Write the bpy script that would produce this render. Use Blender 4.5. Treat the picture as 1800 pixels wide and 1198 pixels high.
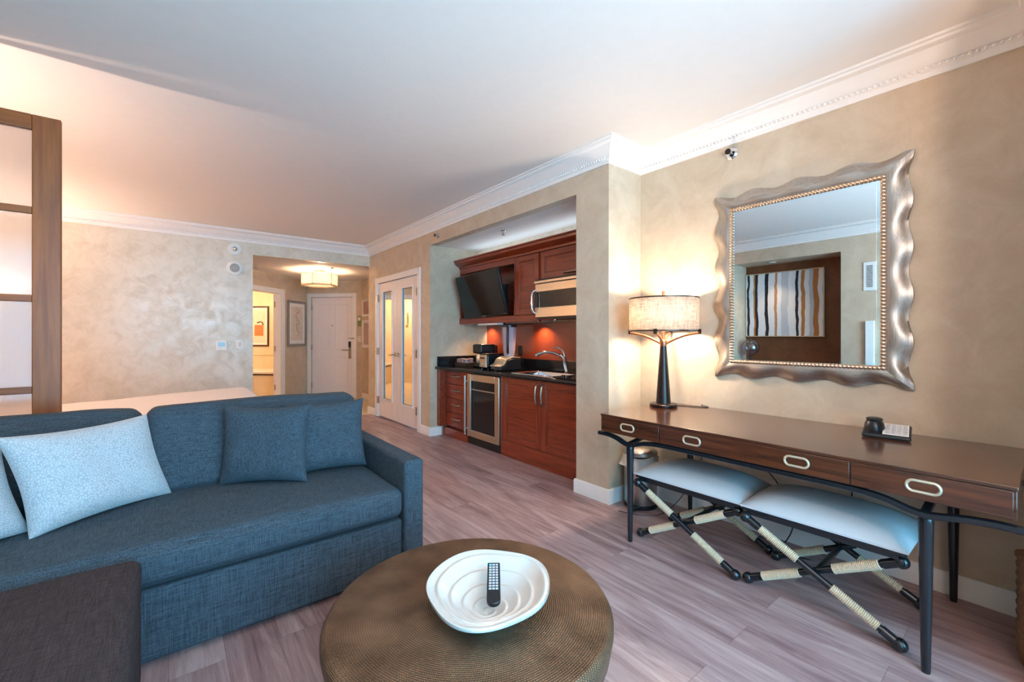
import bpy, bmesh, math, random
from mathutils import Vector, Matrix, noise

for _o in list(bpy.data.objects):
    bpy.data.objects.remove(_o, do_unlink=True)
SC = bpy.context.scene
COL = SC.collection
random.seed(7)
PI = math.pi

# ------------------------------------------------------------------ camera, world, exposure, window light
SC.view_settings.view_transform = 'Standard'
SC.view_settings.look = 'None'
SC.view_settings.gamma = 1.0
SC.view_settings.use_curve_mapping = False
SC.view_settings.exposure = 1.15
SC.cycles.use_denoising = True
SC.cycles.max_bounces = 10
SC.cycles.diffuse_bounces = 6
SC.cycles.glossy_bounces = 6
SC.cycles.transmission_bounces = 8
SC.cycles.transparent_max_bounces = 12
SC.cycles.sample_clamp_indirect = 6.0
SC.cycles.caustics_reflective = False
SC.cycles.caustics_refractive = False

YAW = math.atan2(607.0, 762.0)
cam_d = bpy.data.cameras.new('camera')
cam = bpy.data.objects.new('camera', cam_d)
COL.objects.link(cam)
cam.location = (0, 0, 1.3)
cam.rotation_euler = (PI / 2, 0, -YAW)
cam_d.sensor_width = 36.0
cam_d.lens = 762.0 / 1800.0 * 36.0
cam_d.shift_y = -9.0 / 1800.0
cam_d.clip_start = 0.03
SC.camera = cam

W = bpy.data.worlds.new('world')
SC.world = W
W.use_nodes = True
_bg = W.node_tree.nodes['Background']
_bg.inputs['Color'].default_value = (0.45, 0.68, 1.0, 1)
_bg.inputs['Strength'].default_value = 0.35


def light(name, kind, loc, power, color, rot=(0, 0, 0), size=0.1, size_y=None, parent=None, spot=None):
    d = bpy.data.lights.new(name, kind)
    d.energy = power
    d.color = color
    if kind == 'AREA':
        d.size = size
        if size_y:
            d.shape = 'RECTANGLE'
            d.size_y = size_y
    else:
        d.shadow_soft_size = size
    if kind == 'SPOT':
        d.spot_size = spot or 1.6
        d.spot_blend = 0.7
    o = bpy.data.objects.new(name, d)
    COL.objects.link(o)
    o.location = Vector(loc) - (wloc(parent) if parent else Vector((0, 0, 0)))
    o.rotation_euler = rot
    if parent:
        o.parent = parent
    return o


def wloc(o):
    v = Vector((0, 0, 0))
    while o is not None:
        v = v + o.location
        o = o.parent
    return v


# daylight coming through the balcony window behind the camera (cool sky)
_wl = light('window_daylight', 'AREA', (0.75, -1.42, 1.35), 95, (0.20, 0.68, 1.0), rot=(PI / 2, 0, 0), size=2.9, size_y=2.3)
_wl.data.spread = math.radians(130)

# ------------------------------------------------------------------ materials
MATS = {}


def new_mat(name):
    m = bpy.data.materials.new(name)
    m.use_nodes = True
    nt = m.node_tree
    b = nt.nodes['Principled BSDF']
    MATS[name] = m
    return m, nt, b


def nd(nt, t, **kw):
    n = nt.nodes.new(t)
    for k, v in kw.items():
        if k in n.inputs:
            n.inputs[k].default_value = v
        else:
            setattr(n, k, v)
    return n


def c4(c):
    return (c[0], c[1], c[2], 1.0)


def s2l(r, g, b):
    f = lambda v: (v / 255.0 / 12.92) if v <= 10.3 else ((v / 255.0 + 0.055) / 1.055) ** 2.4
    return (f(r), f(g), f(b))


def coords(nt, scale=(1, 1, 1), rot=(0, 0, 0), kind='Object'):
    tc = nd(nt, 'ShaderNodeTexCoord')
    mp = nd(nt, 'ShaderNodeMapping')
    mp.inputs['Scale'].default_value = scale
    mp.inputs['Rotation'].default_value = rot
    nt.links.new(tc.outputs[kind], mp.inputs['Vector'])
    return mp.outputs['Vector']


def ramp(nt, fac, stops):
    r = nd(nt, 'ShaderNodeValToRGB')
    el = r.color_ramp.elements
    while len(el) < len(stops):
        el.new(0.5)
    for e, (p, c) in zip(el, stops):
        e.position = p
        e.color = c4(c)
    nt.links.new(fac, r.inputs['Fac'])
    return r.outputs['Color']


def bump(nt, b, h, strength=0.2, dist=0.01):
    n = nd(nt, 'ShaderNodeBump')
    n.inputs['Strength'].default_value = strength
    n.inputs['Distance'].default_value = dist
    nt.links.new(h, n.inputs['Height'])
    nt.links.new(n.outputs['Normal'], b.inputs['Normal'])


def plain(name, col, rough=0.5, metal=0.0, spec=0.5, var=0.06, nscale=14.0, coat=0.0, bmp=0.0, emit=None, estr=0.0, stretch=(1, 1, 1)):
    m, nt, b = new_mat(name)
    b.inputs['Roughness'].default_value = rough
    b.inputs['Metallic'].default_value = metal
    b.inputs['Specular IOR Level'].default_value = spec
    b.inputs['Coat Weight'].default_value = coat
    b.inputs['Coat Roughness'].default_value = 0.08
    v = coords(nt, stretch)
    n = nd(nt, 'ShaderNodeTexNoise', Scale=nscale, Detail=4.0)
    nt.links.new(v, n.inputs['Vector'])
    lo = tuple(max(0, c * (1 - var)) for c in col)
    hi = tuple(min(1, c * (1 + var)) for c in col)
    nt.links.new(ramp(nt, n.outputs['Fac'], [(0.3, lo), (0.7, hi)]), b.inputs['Base Color'])
    if bmp:
        bump(nt, b, n.outputs['Fac'], bmp)
    if emit:
        b.inputs['Emission Color'].default_value = c4(emit)
        b.inputs['Emission Strength'].default_value = estr
    return m


def wood(name, c1, c2, axis='Y', rough=0.3, coat=0.2, scale=1.0, spec=0.5):
    m, nt, b = new_mat(name)
    st = {'X': (1.5, 26, 26), 'Y': (26, 1.5, 26), 'Z': (26, 26, 1.5)}[axis]
    v = coords(nt, tuple(s * scale for s in st))
    n = nd(nt, 'ShaderNodeTexNoise', Scale=1.6, Detail=7.0, Roughness=0.62, Distortion=0.4)
    nt.links.new(v, n.inputs['Vector'])
    mid = tuple((a + c) / 2 for a, c in zip(c1, c2))
    nt.links.new(ramp(nt, n.outputs['Fac'], [(0.3, c1), (0.5, mid), (0.72, c2)]), b.inputs['Base Color'])
    b.inputs['Roughness'].default_value = rough
    b.inputs['Coat Weight'].default_value = coat
    b.inputs['Coat Roughness'].default_value = 0.12
    b.inputs['Specular IOR Level'].default_value = spec
    bump(nt, b, n.outputs['Fac'], 0.05, 0.002)
    return m


def fabric(name, dark, lite, rough=0.9, sheen=0.2, s=1.0, bmp=0.35):
    m, nt, b = new_mat(name)
    outs = []
    for st in ((14, 330, 330), (330, 14, 330), (330, 330, 14)):
        n = nd(nt, 'ShaderNodeTexNoise', Scale=s, Detail=3.0, Roughness=0.6)
        nt.links.new(coords(nt, st), n.inputs['Vector'])
        outs.append(n.outputs['Fac'])
    a1 = nd(nt, 'ShaderNodeMath', operation='ADD')
    a2 = nd(nt, 'ShaderNodeMath', operation='ADD')
    dv = nd(nt, 'ShaderNodeMath', operation='DIVIDE')
    nt.links.new(outs[0], a1.inputs[0]); nt.links.new(outs[1], a1.inputs[1])
    nt.links.new(a1.outputs[0], a2.inputs[0]); nt.links.new(outs[2], a2.inputs[1])
    nt.links.new(a2.outputs[0], dv.inputs[0]); dv.inputs[1].default_value = 3.0
    nt.links.new(ramp(nt, dv.outputs[0], [(0.36, dark), (0.62, lite)]), b.inputs['Base Color'])
    b.inputs['Roughness'].default_value = rough
    b.inputs['Specular IOR Level'].default_value = 0.2
    b.inputs['Sheen Weight'].default_value = sheen
    bump(nt, b, dv.outputs[0], bmp, 0.004)
    return m


def wallpaper(name, c1, c2, rough=0.45, spec=0.35, scale=5.0):
    m, nt, b = new_mat(name)
    n = nd(nt, 'ShaderNodeTexNoise', Scale=scale, Detail=8.0, Roughness=0.68, Distortion=0.6)
    nt.links.new(coords(nt), n.inputs['Vector'])
    nt.links.new(ramp(nt, n.outputs['Fac'], [(0.32, c1), (0.68, c2)]), b.inputs['Base Color'])
    rr = ramp(nt, n.outputs['Fac'], [(0.35, (rough + .12,) * 3), (0.65, (rough - .1,) * 3)])
    nt.links.new(rr, b.inputs['Roughness'])
    b.inputs['Specular IOR Level'].default_value = spec
    return m


def floor_mat():
    m, nt, b = new_mat('floor_planks')
    v = coords(nt, (1, 1, 1), (0, 0, PI / 2))
    br = nd(nt, 'ShaderNodeTexBrick')
    br.offset = 0.37
    br.inputs['Scale'].default_value = 1.0
    br.inputs['Brick Width'].default_value = 1.22
    br.inputs['Row Height'].default_value = 0.185
    br.inputs['Mortar Size'].default_value = 0.0009
    br.inputs['Mortar Smooth'].default_value = 0.2
    br.inputs['Bias'].default_value = 0.0
    br.inputs['Color1'].default_value = (0.0, 0.0, 0.0, 1)
    br.inputs['Color2'].default_value = (1, 1, 1, 1)
    br.inputs['Mortar'].default_value = (0.3, 0.3, 0.3, 1)
    nt.links.new(v, br.inputs['Vector'])
    # grain, offset per plank
    mv = nd(nt, 'ShaderNodeMixRGB', blend_type='ADD')
    mv.inputs['Fac'].default_value = 1.0
    sc = nd(nt, 'ShaderNodeVectorMath', operation='SCALE')
    sc.inputs['Scale'].default_value = 7.0
    nt.links.new(br.outputs['Color'], sc.inputs[0])
    nt.links.new(coords(nt, (9, 0.9, 9)), mv.inputs['Color1'])
    nt.links.new(sc.outputs[0], mv.inputs['Color2'])
    n = nd(nt, 'ShaderNodeTexNoise', Scale=1.5, Detail=8.0, Roughness=0.62, Distortion=1.1)
    nt.links.new(mv.outputs['Color'], n.inputs['Vector'])
    n2 = nd(nt, 'ShaderNodeTexNoise', Scale=2.2, Detail=6.0, Roughness=0.7)
    nt.links.new(coords(nt, (45, 2.2, 45)), n2.inputs['Vector'])
    ad = nd(nt, 'ShaderNodeMath', operation='MULTIPLY_ADD')
    ad.inputs[1].default_value = 0.35
    nt.links.new(n2.outputs['Fac'], ad.inputs[0]); nt.links.new(n.outputs['Fac'], ad.inputs[2])
    ad2 = nd(nt, 'ShaderNodeMath', operation='MULTIPLY_ADD')
    ad2.inputs[1].default_value = 0.16
    bw = nd(nt, 'ShaderNodeRGBToBW')
    nt.links.new(br.outputs['Color'], bw.inputs[0])
    nt.links.new(bw.outputs[0], ad2.inputs[0]); nt.links.new(ad.outputs[0], ad2.inputs[2])
    col = ramp(nt, ad2.outputs[0], [(0.44, s2l(96, 70, 72)), (0.60, s2l(144, 113, 112)), (0.76, s2l(168, 138, 136)), (0.95, s2l(190, 163, 160))])
    mx = nd(nt, 'ShaderNodeMixRGB', blend_type='MIX')
    nt.links.new(br.outputs['Fac'], mx.inputs['Fac'])
    nt.links.new(col, mx.inputs['Color1'])
    mx.inputs['Color2'].default_value = c4(s2l(120, 92, 90))
    nt.links.new(mx.outputs['Color'], b.inputs['Base Color'])
    b.inputs['Roughness'].default_value = 0.42
    b.inputs['Specular IOR Level'].default_value = 0.4
    bump(nt, b, ad.outputs[0], 0.08, 0.003)
    return m


def brass_mat():
    m, nt, b = new_mat('hammered_brass')
    tc = nd(nt, 'ShaderNodeTexCoord')
    sp = nd(nt, 'ShaderNodeSeparateXYZ')
    nt.links.new(tc.outputs['Object'], sp.inputs[0])

    def mth(op, a, bb=None):
        n = nd(nt, 'ShaderNodeMath', operation=op)
        for i, q in enumerate((a, bb)):
            if q is None:
                continue
            if isinstance(q, (int, float)):
                n.inputs[i].default_value = q
            else:
                nt.links.new(q, n.inputs[i])
        return n.outputs[0]
    x, y, z = sp.outputs[0], sp.outputs[1], sp.outputs[2]
    r = mth('SQRT', mth('ADD', mth('MULTIPLY', x, x), mth('MULTIPLY', y, y)))
    th = mth('ARCTAN2', y, x)
    rr = mth('SUBTRACT', r, z)
    s1 = mth('SINE', mth('MULTIPLY', rr, 900.0))
    s2 = mth('SINE', mth('ADD', mth('MULTIPLY', th, 300.0), mth('MULTIPLY', mth('FLOOR', mth('MULTIPLY', rr, 143.24)), 1.9)))
    h = mth('MULTIPLY', mth('ADD', s1, 1.0), mth('ADD', s2, 1.2))
    n = nd(nt, 'ShaderNodeTexNoise', Scale=9.0, Detail=6.0)
    nt.links.new(tc.outputs['Object'], n.inputs['Vector'])
    f = mth('ADD', mth('MULTIPLY', h, 0.06), n.outputs['Fac'])
    nt.links.new(ramp(nt, f, [(0.35, s2l(104, 78, 58)), (0.62, s2l(134, 104, 80)), (0.95, s2l(160, 128, 100))]), b.inputs['Base Color'])
    b.inputs['Metallic'].default_value = 0.75
    b.inputs['Roughness'].default_value = 0.42
    bump(nt, b, h, 0.35, 0.003)
    return m


def granite():
    m, nt, b = new_mat('black_granite')
    v = nd(nt, 'ShaderNodeTexVoronoi', Scale=260.0)
    nt.links.new(coords(nt), v.inputs['Vector'])
    nt.links.new(ramp(nt, v.outputs['Distance'], [(0.12, s2l(74, 66, 60)), (0.3, s2l(22, 21, 23))]), b.inputs['Base Color'])
    b.inputs['Roughness'].default_value = 0.12
    return m


def steel(name, col, rough, axis='Z', fq=300, lo_=.85):
    m, nt, b = new_mat(name)
    st = {'X': (2, fq, fq), 'Y': (fq, 2, fq), 'Z': (fq, fq, 2)}[axis]
    n = nd(nt, 'ShaderNodeTexNoise', Scale=1.0, Detail=3.0)
    nt.links.new(coords(nt, st), n.inputs['Vector'])
    lo = tuple(c * lo_ for c in col)
    nt.links.new(ramp(nt, n.outputs['Fac'], [(0.3, lo), (0.7, col)]), b.inputs['Base Color'])
    b.inputs['Metallic'].default_value = 1.0
    b.inputs['Roughness'].default_value = rough
    return m


def shade_mat(name, col, transl=0.6, tex=0.0, emit=None, es=0.0):
    m = bpy.data.materials.new(name)
    m.use_nodes = True
    nt = m.node_tree
    nt.nodes.clear()
    out = nd(nt, 'ShaderNodeOutputMaterial')
    df = nd(nt, 'ShaderNodeBsdfDiffuse')
    tr = nd(nt, 'ShaderNodeBsdfTranslucent')
    mx = nd(nt, 'ShaderNodeMixShader')
    mx.inputs['Fac'].default_value = transl
    if tex:
        n = nd(nt, 'ShaderNodeTexNoise', Scale=1.0, Detail=4.0, Roughness=0.7)
        nt.links.new(coords(nt, (110, 110, 16)), n.inputs['Vector'])
        n2 = nd(nt, 'ShaderNodeTexNoise', Scale=1.0, Detail=4.0, Roughness=0.7)
        nt.links.new(coords(nt, (14, 14, 170)), n2.inputs['Vector'])
        ad = nd(nt, 'ShaderNodeMath', operation='ADD')
        nt.links.new(n.outputs['Fac'], ad.inputs[0]); nt.links.new(n2.outputs['Fac'], ad.inputs[1])
        hf = nd(nt, 'ShaderNodeMath', operation='MULTIPLY')
        hf.inputs[1].default_value = 0.5
        nt.links.new(ad.outputs[0], hf.inputs[0])
        c = ramp(nt, hf.outputs[0], [(0.36, tuple(q * (1 - tex) for q in col)), (0.6, col)])
        nt.links.new(c, df.inputs['Color']); nt.links.new(c, tr.inputs['Color'])
    else:
        df.inputs['Color'].default_value = c4(col)
        tr.inputs['Color'].default_value = c4(col)
    nt.links.new(df.outputs[0], mx.inputs[1]); nt.links.new(tr.outputs[0], mx.inputs[2])
    nt.links.new(mx.outputs[0], out.inputs['Surface'])
    MATS[name] = m
    return m


def pane_mat(name, tint=(0.95, 0.97, 1.0), gloss=0.06):
    m = bpy.data.materials.new(name)
    m.use_nodes = True
    nt = m.node_tree
    nt.nodes.clear()
    out = nd(nt, 'ShaderNodeOutputMaterial')
    t = nd(nt, 'ShaderNodeBsdfTransparent')
    t.inputs['Color'].default_value = c4(tint)
    g = nd(nt, 'ShaderNodeBsdfGlossy')
    g.inputs['Roughness'].default_value = 0.02
    mx = nd(nt, 'ShaderNodeMixShader')
    mx.inputs['Fac'].default_value = gloss
    nt.links.new(t.outputs[0], mx.inputs[1]); nt.links.new(g.outputs[0], mx.inputs[2])
    nt.links.new(mx.outputs[0], out.inputs['Surface'])
    MATS[name] = m
    return m


def frosted(name):
    m = bpy.data.materials.new(name)
    m.use_nodes = True
    nt = m.node_tree
    nt.nodes.clear()
    out = nd(nt, 'ShaderNodeOutputMaterial')
    tl = nd(nt, 'ShaderNodeBsdfTranslucent')
    tl.inputs['Color'].default_value = (0.92, 0.86, 0.84, 1)
    df = nd(nt, 'ShaderNodeBsdfDiffuse')
    df.inputs['Color'].default_value = (0.85, 0.8, 0.8, 1)
    rf = nd(nt, 'ShaderNodeBsdfRefraction')
    rf.inputs['IOR'].default_value = 1.02
    rf.inputs['Roughness'].default_value = 0.35
    gl = nd(nt, 'ShaderNodeBsdfGlossy')
    gl.inputs['Roughness'].default_value = 0.12
    # fine horizontal-to-vertical reeding
    wv = nd(nt, 'ShaderNodeTexWave', Scale=60.0, Distortion=0.3)
    wv.bands_direction = 'X'
    nt.links.new(coords(nt), wv.inputs['Vector'])
    bp = nd(nt, 'ShaderNodeBump')
    bp.inputs['Strength'].default_value = 0.25
    bp.inputs['Distance'].default_value = 0.003
    nt.links.new(wv.outputs['Fac'], bp.inputs['Height'])
    for s in (rf, gl):
        nt.links.new(bp.outputs['Normal'], s.inputs['Normal'])
    a = nd(nt, 'ShaderNodeMixShader'); a.inputs['Fac'].default_value = 0.12
    b2 = nd(nt, 'ShaderNodeMixShader'); b2.inputs['Fac'].default_value = 0.62
    c = nd(nt, 'ShaderNodeMixShader'); c.inputs['Fac'].default_value = 0.05
    nt.links.new(tl.outputs[0], a.inputs[1]); nt.links.new(df.outputs[0], a.inputs[2])
    nt.links.new(a.outputs[0], b2.inputs[1]); nt.links.new(rf.outputs[0], b2.inputs[2])
    nt.links.new(b2.outputs[0], c.inputs[1]); nt.links.new(gl.outputs[0], c.inputs[2])
    nt.links.new(c.outputs[0], out.inputs['Surface'])
    MATS[name] = m
    return m


def pattern_fabric(name, c1, c2):
    m, nt, b = new_mat(name)
    v = nd(nt, 'ShaderNodeTexVoronoi', Scale=105.0)
    v.feature = 'DISTANCE_TO_EDGE'
    nt.links.new(coords(nt), v.inputs['Vector'])
    nt.links.new(ramp(nt, v.outputs['Distance'], [(0.05, c2), (0.16, c1)]), b.inputs['Base Color'])
    b.inputs['Roughness'].default_value = 0.75
    b.inputs['Sheen Weight'].default_value = 0.3
    bump(nt, b, v.outputs['Distance'], 0.25, 0.003)
    return m


def painting_mat():
    # vertical wavering stripes: white / pale grey / black / ochre (mesh Y runs across, Z up)
    m, nt, b = new_mat('stripe_painting')
    tc = nd(nt, 'ShaderNodeTexCoord')
    sp = nd(nt, 'ShaderNodeSeparateXYZ')
    nt.links.new(tc.outputs['Object'], sp.inputs[0])
    mp = nd(nt, 'ShaderNodeMapping')
    mp.inputs['Scale'].default_value = (1, 2.5, 2.2)
    nt.links.new(tc.outputs['Object'], mp.inputs['Vector'])
    n = nd(nt, 'ShaderNodeTexNoise', Scale=1.5, Detail=3.0)
    nt.links.new(mp.outputs['Vector'], n.inputs['Vector'])
    a = nd(nt, 'ShaderNodeMath', operation='MULTIPLY_ADD')
    a.inputs[1].default_value = 0.07
    nt.links.new(n.outputs['Fac'], a.inputs[0]); nt.links.new(sp.outputs[1], a.inputs[2])
    mr = nd(nt, 'ShaderNodeMapRange')
    mr.inputs['From Min'].default_value = -0.62
    mr.inputs['From Max'].default_value = 0.70
    nt.links.new(a.outputs[0], mr.inputs['Value'])
    wh = s2l(236, 236, 238); gy = s2l(196, 202, 210); bk = s2l(34, 32, 40); oc = s2l(186, 124, 66); tn = s2l(190, 140, 104)
    r = nd(nt, 'ShaderNodeValToRGB')
    r.color_ramp.interpolation = 'CONSTANT'
    st = [(0, gy), (.06, wh), (.10, oc), (.15, gy), (.19, wh), (.235, oc), (.27, wh), (.30, bk), (.325, wh), (.40, gy), (.48, wh),
          (.52, tn), (.55, wh), (.62, bk), (.66, wh), (.71, wh), (.74, bk), (.77, oc), (.79, wh), (.84, bk), (.865, wh), (.93, gy)]
    el = r.color_ramp.elements
    while len(el) < len(st):
        el.new(0.5)
    for e, (p, c) in zip(el, st):
        e.position = p
        e.color = c4(c)
    nt.links.new(mr.outputs[0], r.inputs['Fac'])
    nt.links.new(r.outputs['Color'], b.inputs['Base Color'])
    b.inputs['Roughness'].default_value = 0.6
    return m


wallpaper('wallpaper', s2l(194, 172, 148), s2l(211, 193, 170))
wallpaper('wallpaper_pearl', s2l(206, 194, 174), s2l(228, 219, 204), rough=0.36, spec=0.6, scale=7.0)
wallpaper('wallpaper_brown', s2l(112, 70, 44), s2l(132, 86, 56), rough=0.5)
plain('ceiling_paint', s2l(238, 231, 226), 0.8, var=0.01, spec=0.2)
plain('trim_white', s2l(240, 234, 230), 0.45, var=0.015)
plain('door_white', s2l(238, 226, 222), 0.4, var=0.015)
plain('plastic_white', s2l(236, 236, 232), 0.4, var=0.02)
plain('tile_cream', s2l(222, 204, 174), 0.35, var=0.05, nscale=5)
plain('tub_white', s2l(242, 234, 222), 0.2, var=0.01)
floor_mat(); brass_mat(); granite()
wood('cherry', s2l(98, 32, 14), s2l(158, 66, 34), 'Y', 0.28, 0.35)
wood('cherry_v', s2l(98, 32, 14), s2l(158, 66, 34), 'Z', 0.28, 0.35)
wood('walnut', s2l(52, 25, 15), s2l(104, 54, 32), 'Y', 0.22, 0.6)
wood('screen_wood', s2l(128, 60, 18), s2l(168, 90, 34), 'Z', 0.38, 0.15)
wood('screen_wood_h', s2l(128, 60, 18), s2l(168, 90, 34), 'X', 0.38, 0.15)
plain('backsplash_red', s2l(150, 66, 38), 0.25, var=0.06, coat=0.5, nscale=3)
fabric('sofa_fabric', s2l(24, 32, 38), s2l(80, 92, 102), sheen=.03)
fabric('ottoman_fabric', s2l(36, 29, 30), s2l(80, 68, 68), sheen=0.0)
pattern_fabric('pillow_jacquard', s2l(190, 188, 190), s2l(160, 162, 166))
fabric('linen_white', s2l(232, 222, 216), s2l(246, 238, 234), bmp=0.1)
plain('leather_white', s2l(206, 206, 208), 0.42, var=0.02)
plain('black_lacquer', s2l(24, 27, 32), 0.25, var=0.1, coat=0.3)
plain('black_plastic', s2l(22, 22, 25), 0.35, var=0.1)
plain('dark_bronze', s2l(54, 42, 38), 0.28, metal=0.6, var=0.1)
plain('copper', s2l(190, 120, 84), 0.32, metal=0.8, var=0.08)
plain('champagne', s2l(214, 196, 168), 0.34, metal=0.6, var=0.05)
plain('chrome', s2l(220, 222, 226), 0.12, metal=1.0, var=0.02)
plain('nickel', s2l(176, 166, 152), 0.28, metal=1.0, var=0.04)
steel('steel_v', s2l(205, 200, 195), 0.3, 'Z')
steel('steel_h', s2l(222, 206, 184), 0.32, 'Y')
steel('frame_silver', s2l(196, 188, 180), 0.44, 'Y', 240, .66)
steel('frame_silver_v', s2l(196, 188, 180), 0.44, 'Z', 240, .66)
plain('bead_copper', s2l(206, 176, 150), 0.32, metal=0.9, var=0.08)
plain('rope', s2l(222, 198, 168), 0.9, var=0.18, nscale=120, bmp=0.3)
plain('screen_black', s2l(14, 16, 18), 0.12, var=0.05, spec=0.5)
plain('glass_dark', s2l(26, 24, 26), 0.06, var=0.1)
plain('pearl_shell', s2l(212, 204, 196), 0.28, var=0.03, coat=0.4)
plain('card_white', s2l(232, 224, 218), 0.6, var=0.02)
plain('button_grey', s2l(196, 188, 188), 0.5, var=0.04)
plain('button_blue', s2l(110, 190, 230), 0.5, var=0.02)
plain('wicker', s2l(120, 84, 56), 0.7, var=0.25, nscale=60, bmp=0.5)
plain('bag_white', s2l(225, 220, 214), 0.4, var=0.03)
plain('print_paper', s2l(238, 232, 226), 0.7, var=0.02)
plain('print_mauve', s2l(190, 166, 158), 0.7, var=0.25, nscale=30)
plain('print_orange', s2l(206, 120, 74), 0.7, var=0.1)
plain('print_sand', s2l(224, 206, 188), 0.7, var=0.06)
plain('print_brown', s2l(162, 130, 122), 0.7, var=0.2, nscale=20)
plain('frame_grey', s2l(150, 138, 128), 0.4, metal=0.3, var=0.1)
plain('frame_dark', s2l(70, 46, 32), 0.4, var=0.1)
plain('green_plate', s2l(130, 150, 90), 0.5, var=0.05)
plain('lcd_blue', s2l(170, 214, 232), 0.3, var=0.02)
plain('mirror', (0.93, 0.94, 0.94), 0.0, metal=1.0, var=0.0)
plain('mirror_bevel', (0.86, 0.93, 0.95), 0.03, metal=1.0, var=0.0)
plain('bulb', (1, 0.9, 0.75), 0.5, emit=(1.0, 0.78, 0.5), estr=14.0)
plain('tube_light', (1, 1, 1), 0.5, emit=(1.0, 0.92, 0.85), estr=2.0)
plain('basket_print', s2l(150, 130, 130), 0.6, var=0.9, nscale=70)
shade_mat('linen_shade', s2l(226, 212, 198), 0.5, tex=0.6)
shade_mat('cream_shade', s2l(236, 228, 214), 0.5)
shade_mat('blind_white', s2l(240, 240, 240), 0.4)
pane_mat('window_pane')
pane_mat('clear_glass', (0.70, 0.66, 0.74), 0.22)
frosted('frosted_glass')
_m = pane_mat('jar_glass', (0.8, 0.76, 0.84), 0.2)
_nt = _m.node_tree
_o = [n for n in _nt.nodes if n.type == 'OUTPUT_MATERIAL'][0]
_mx = _nt.nodes.new('ShaderNodeMixShader'); _mx.inputs['Fac'].default_value = .45
_df = _nt.nodes.new('ShaderNodeBsdfDiffuse'); _df.inputs['Color'].default_value = (.75, .70, .80, 1)
_nt.links.new(_o.inputs['Surface'].links[0].from_socket, _mx.inputs[1]); _nt.links.new(_df.outputs[0], _mx.inputs[2])
_nt.links.new(_mx.outputs[0], _o.inputs['Surface'])
painting_mat()

# ------------------------------------------------------------------ mesh helpers


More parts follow.
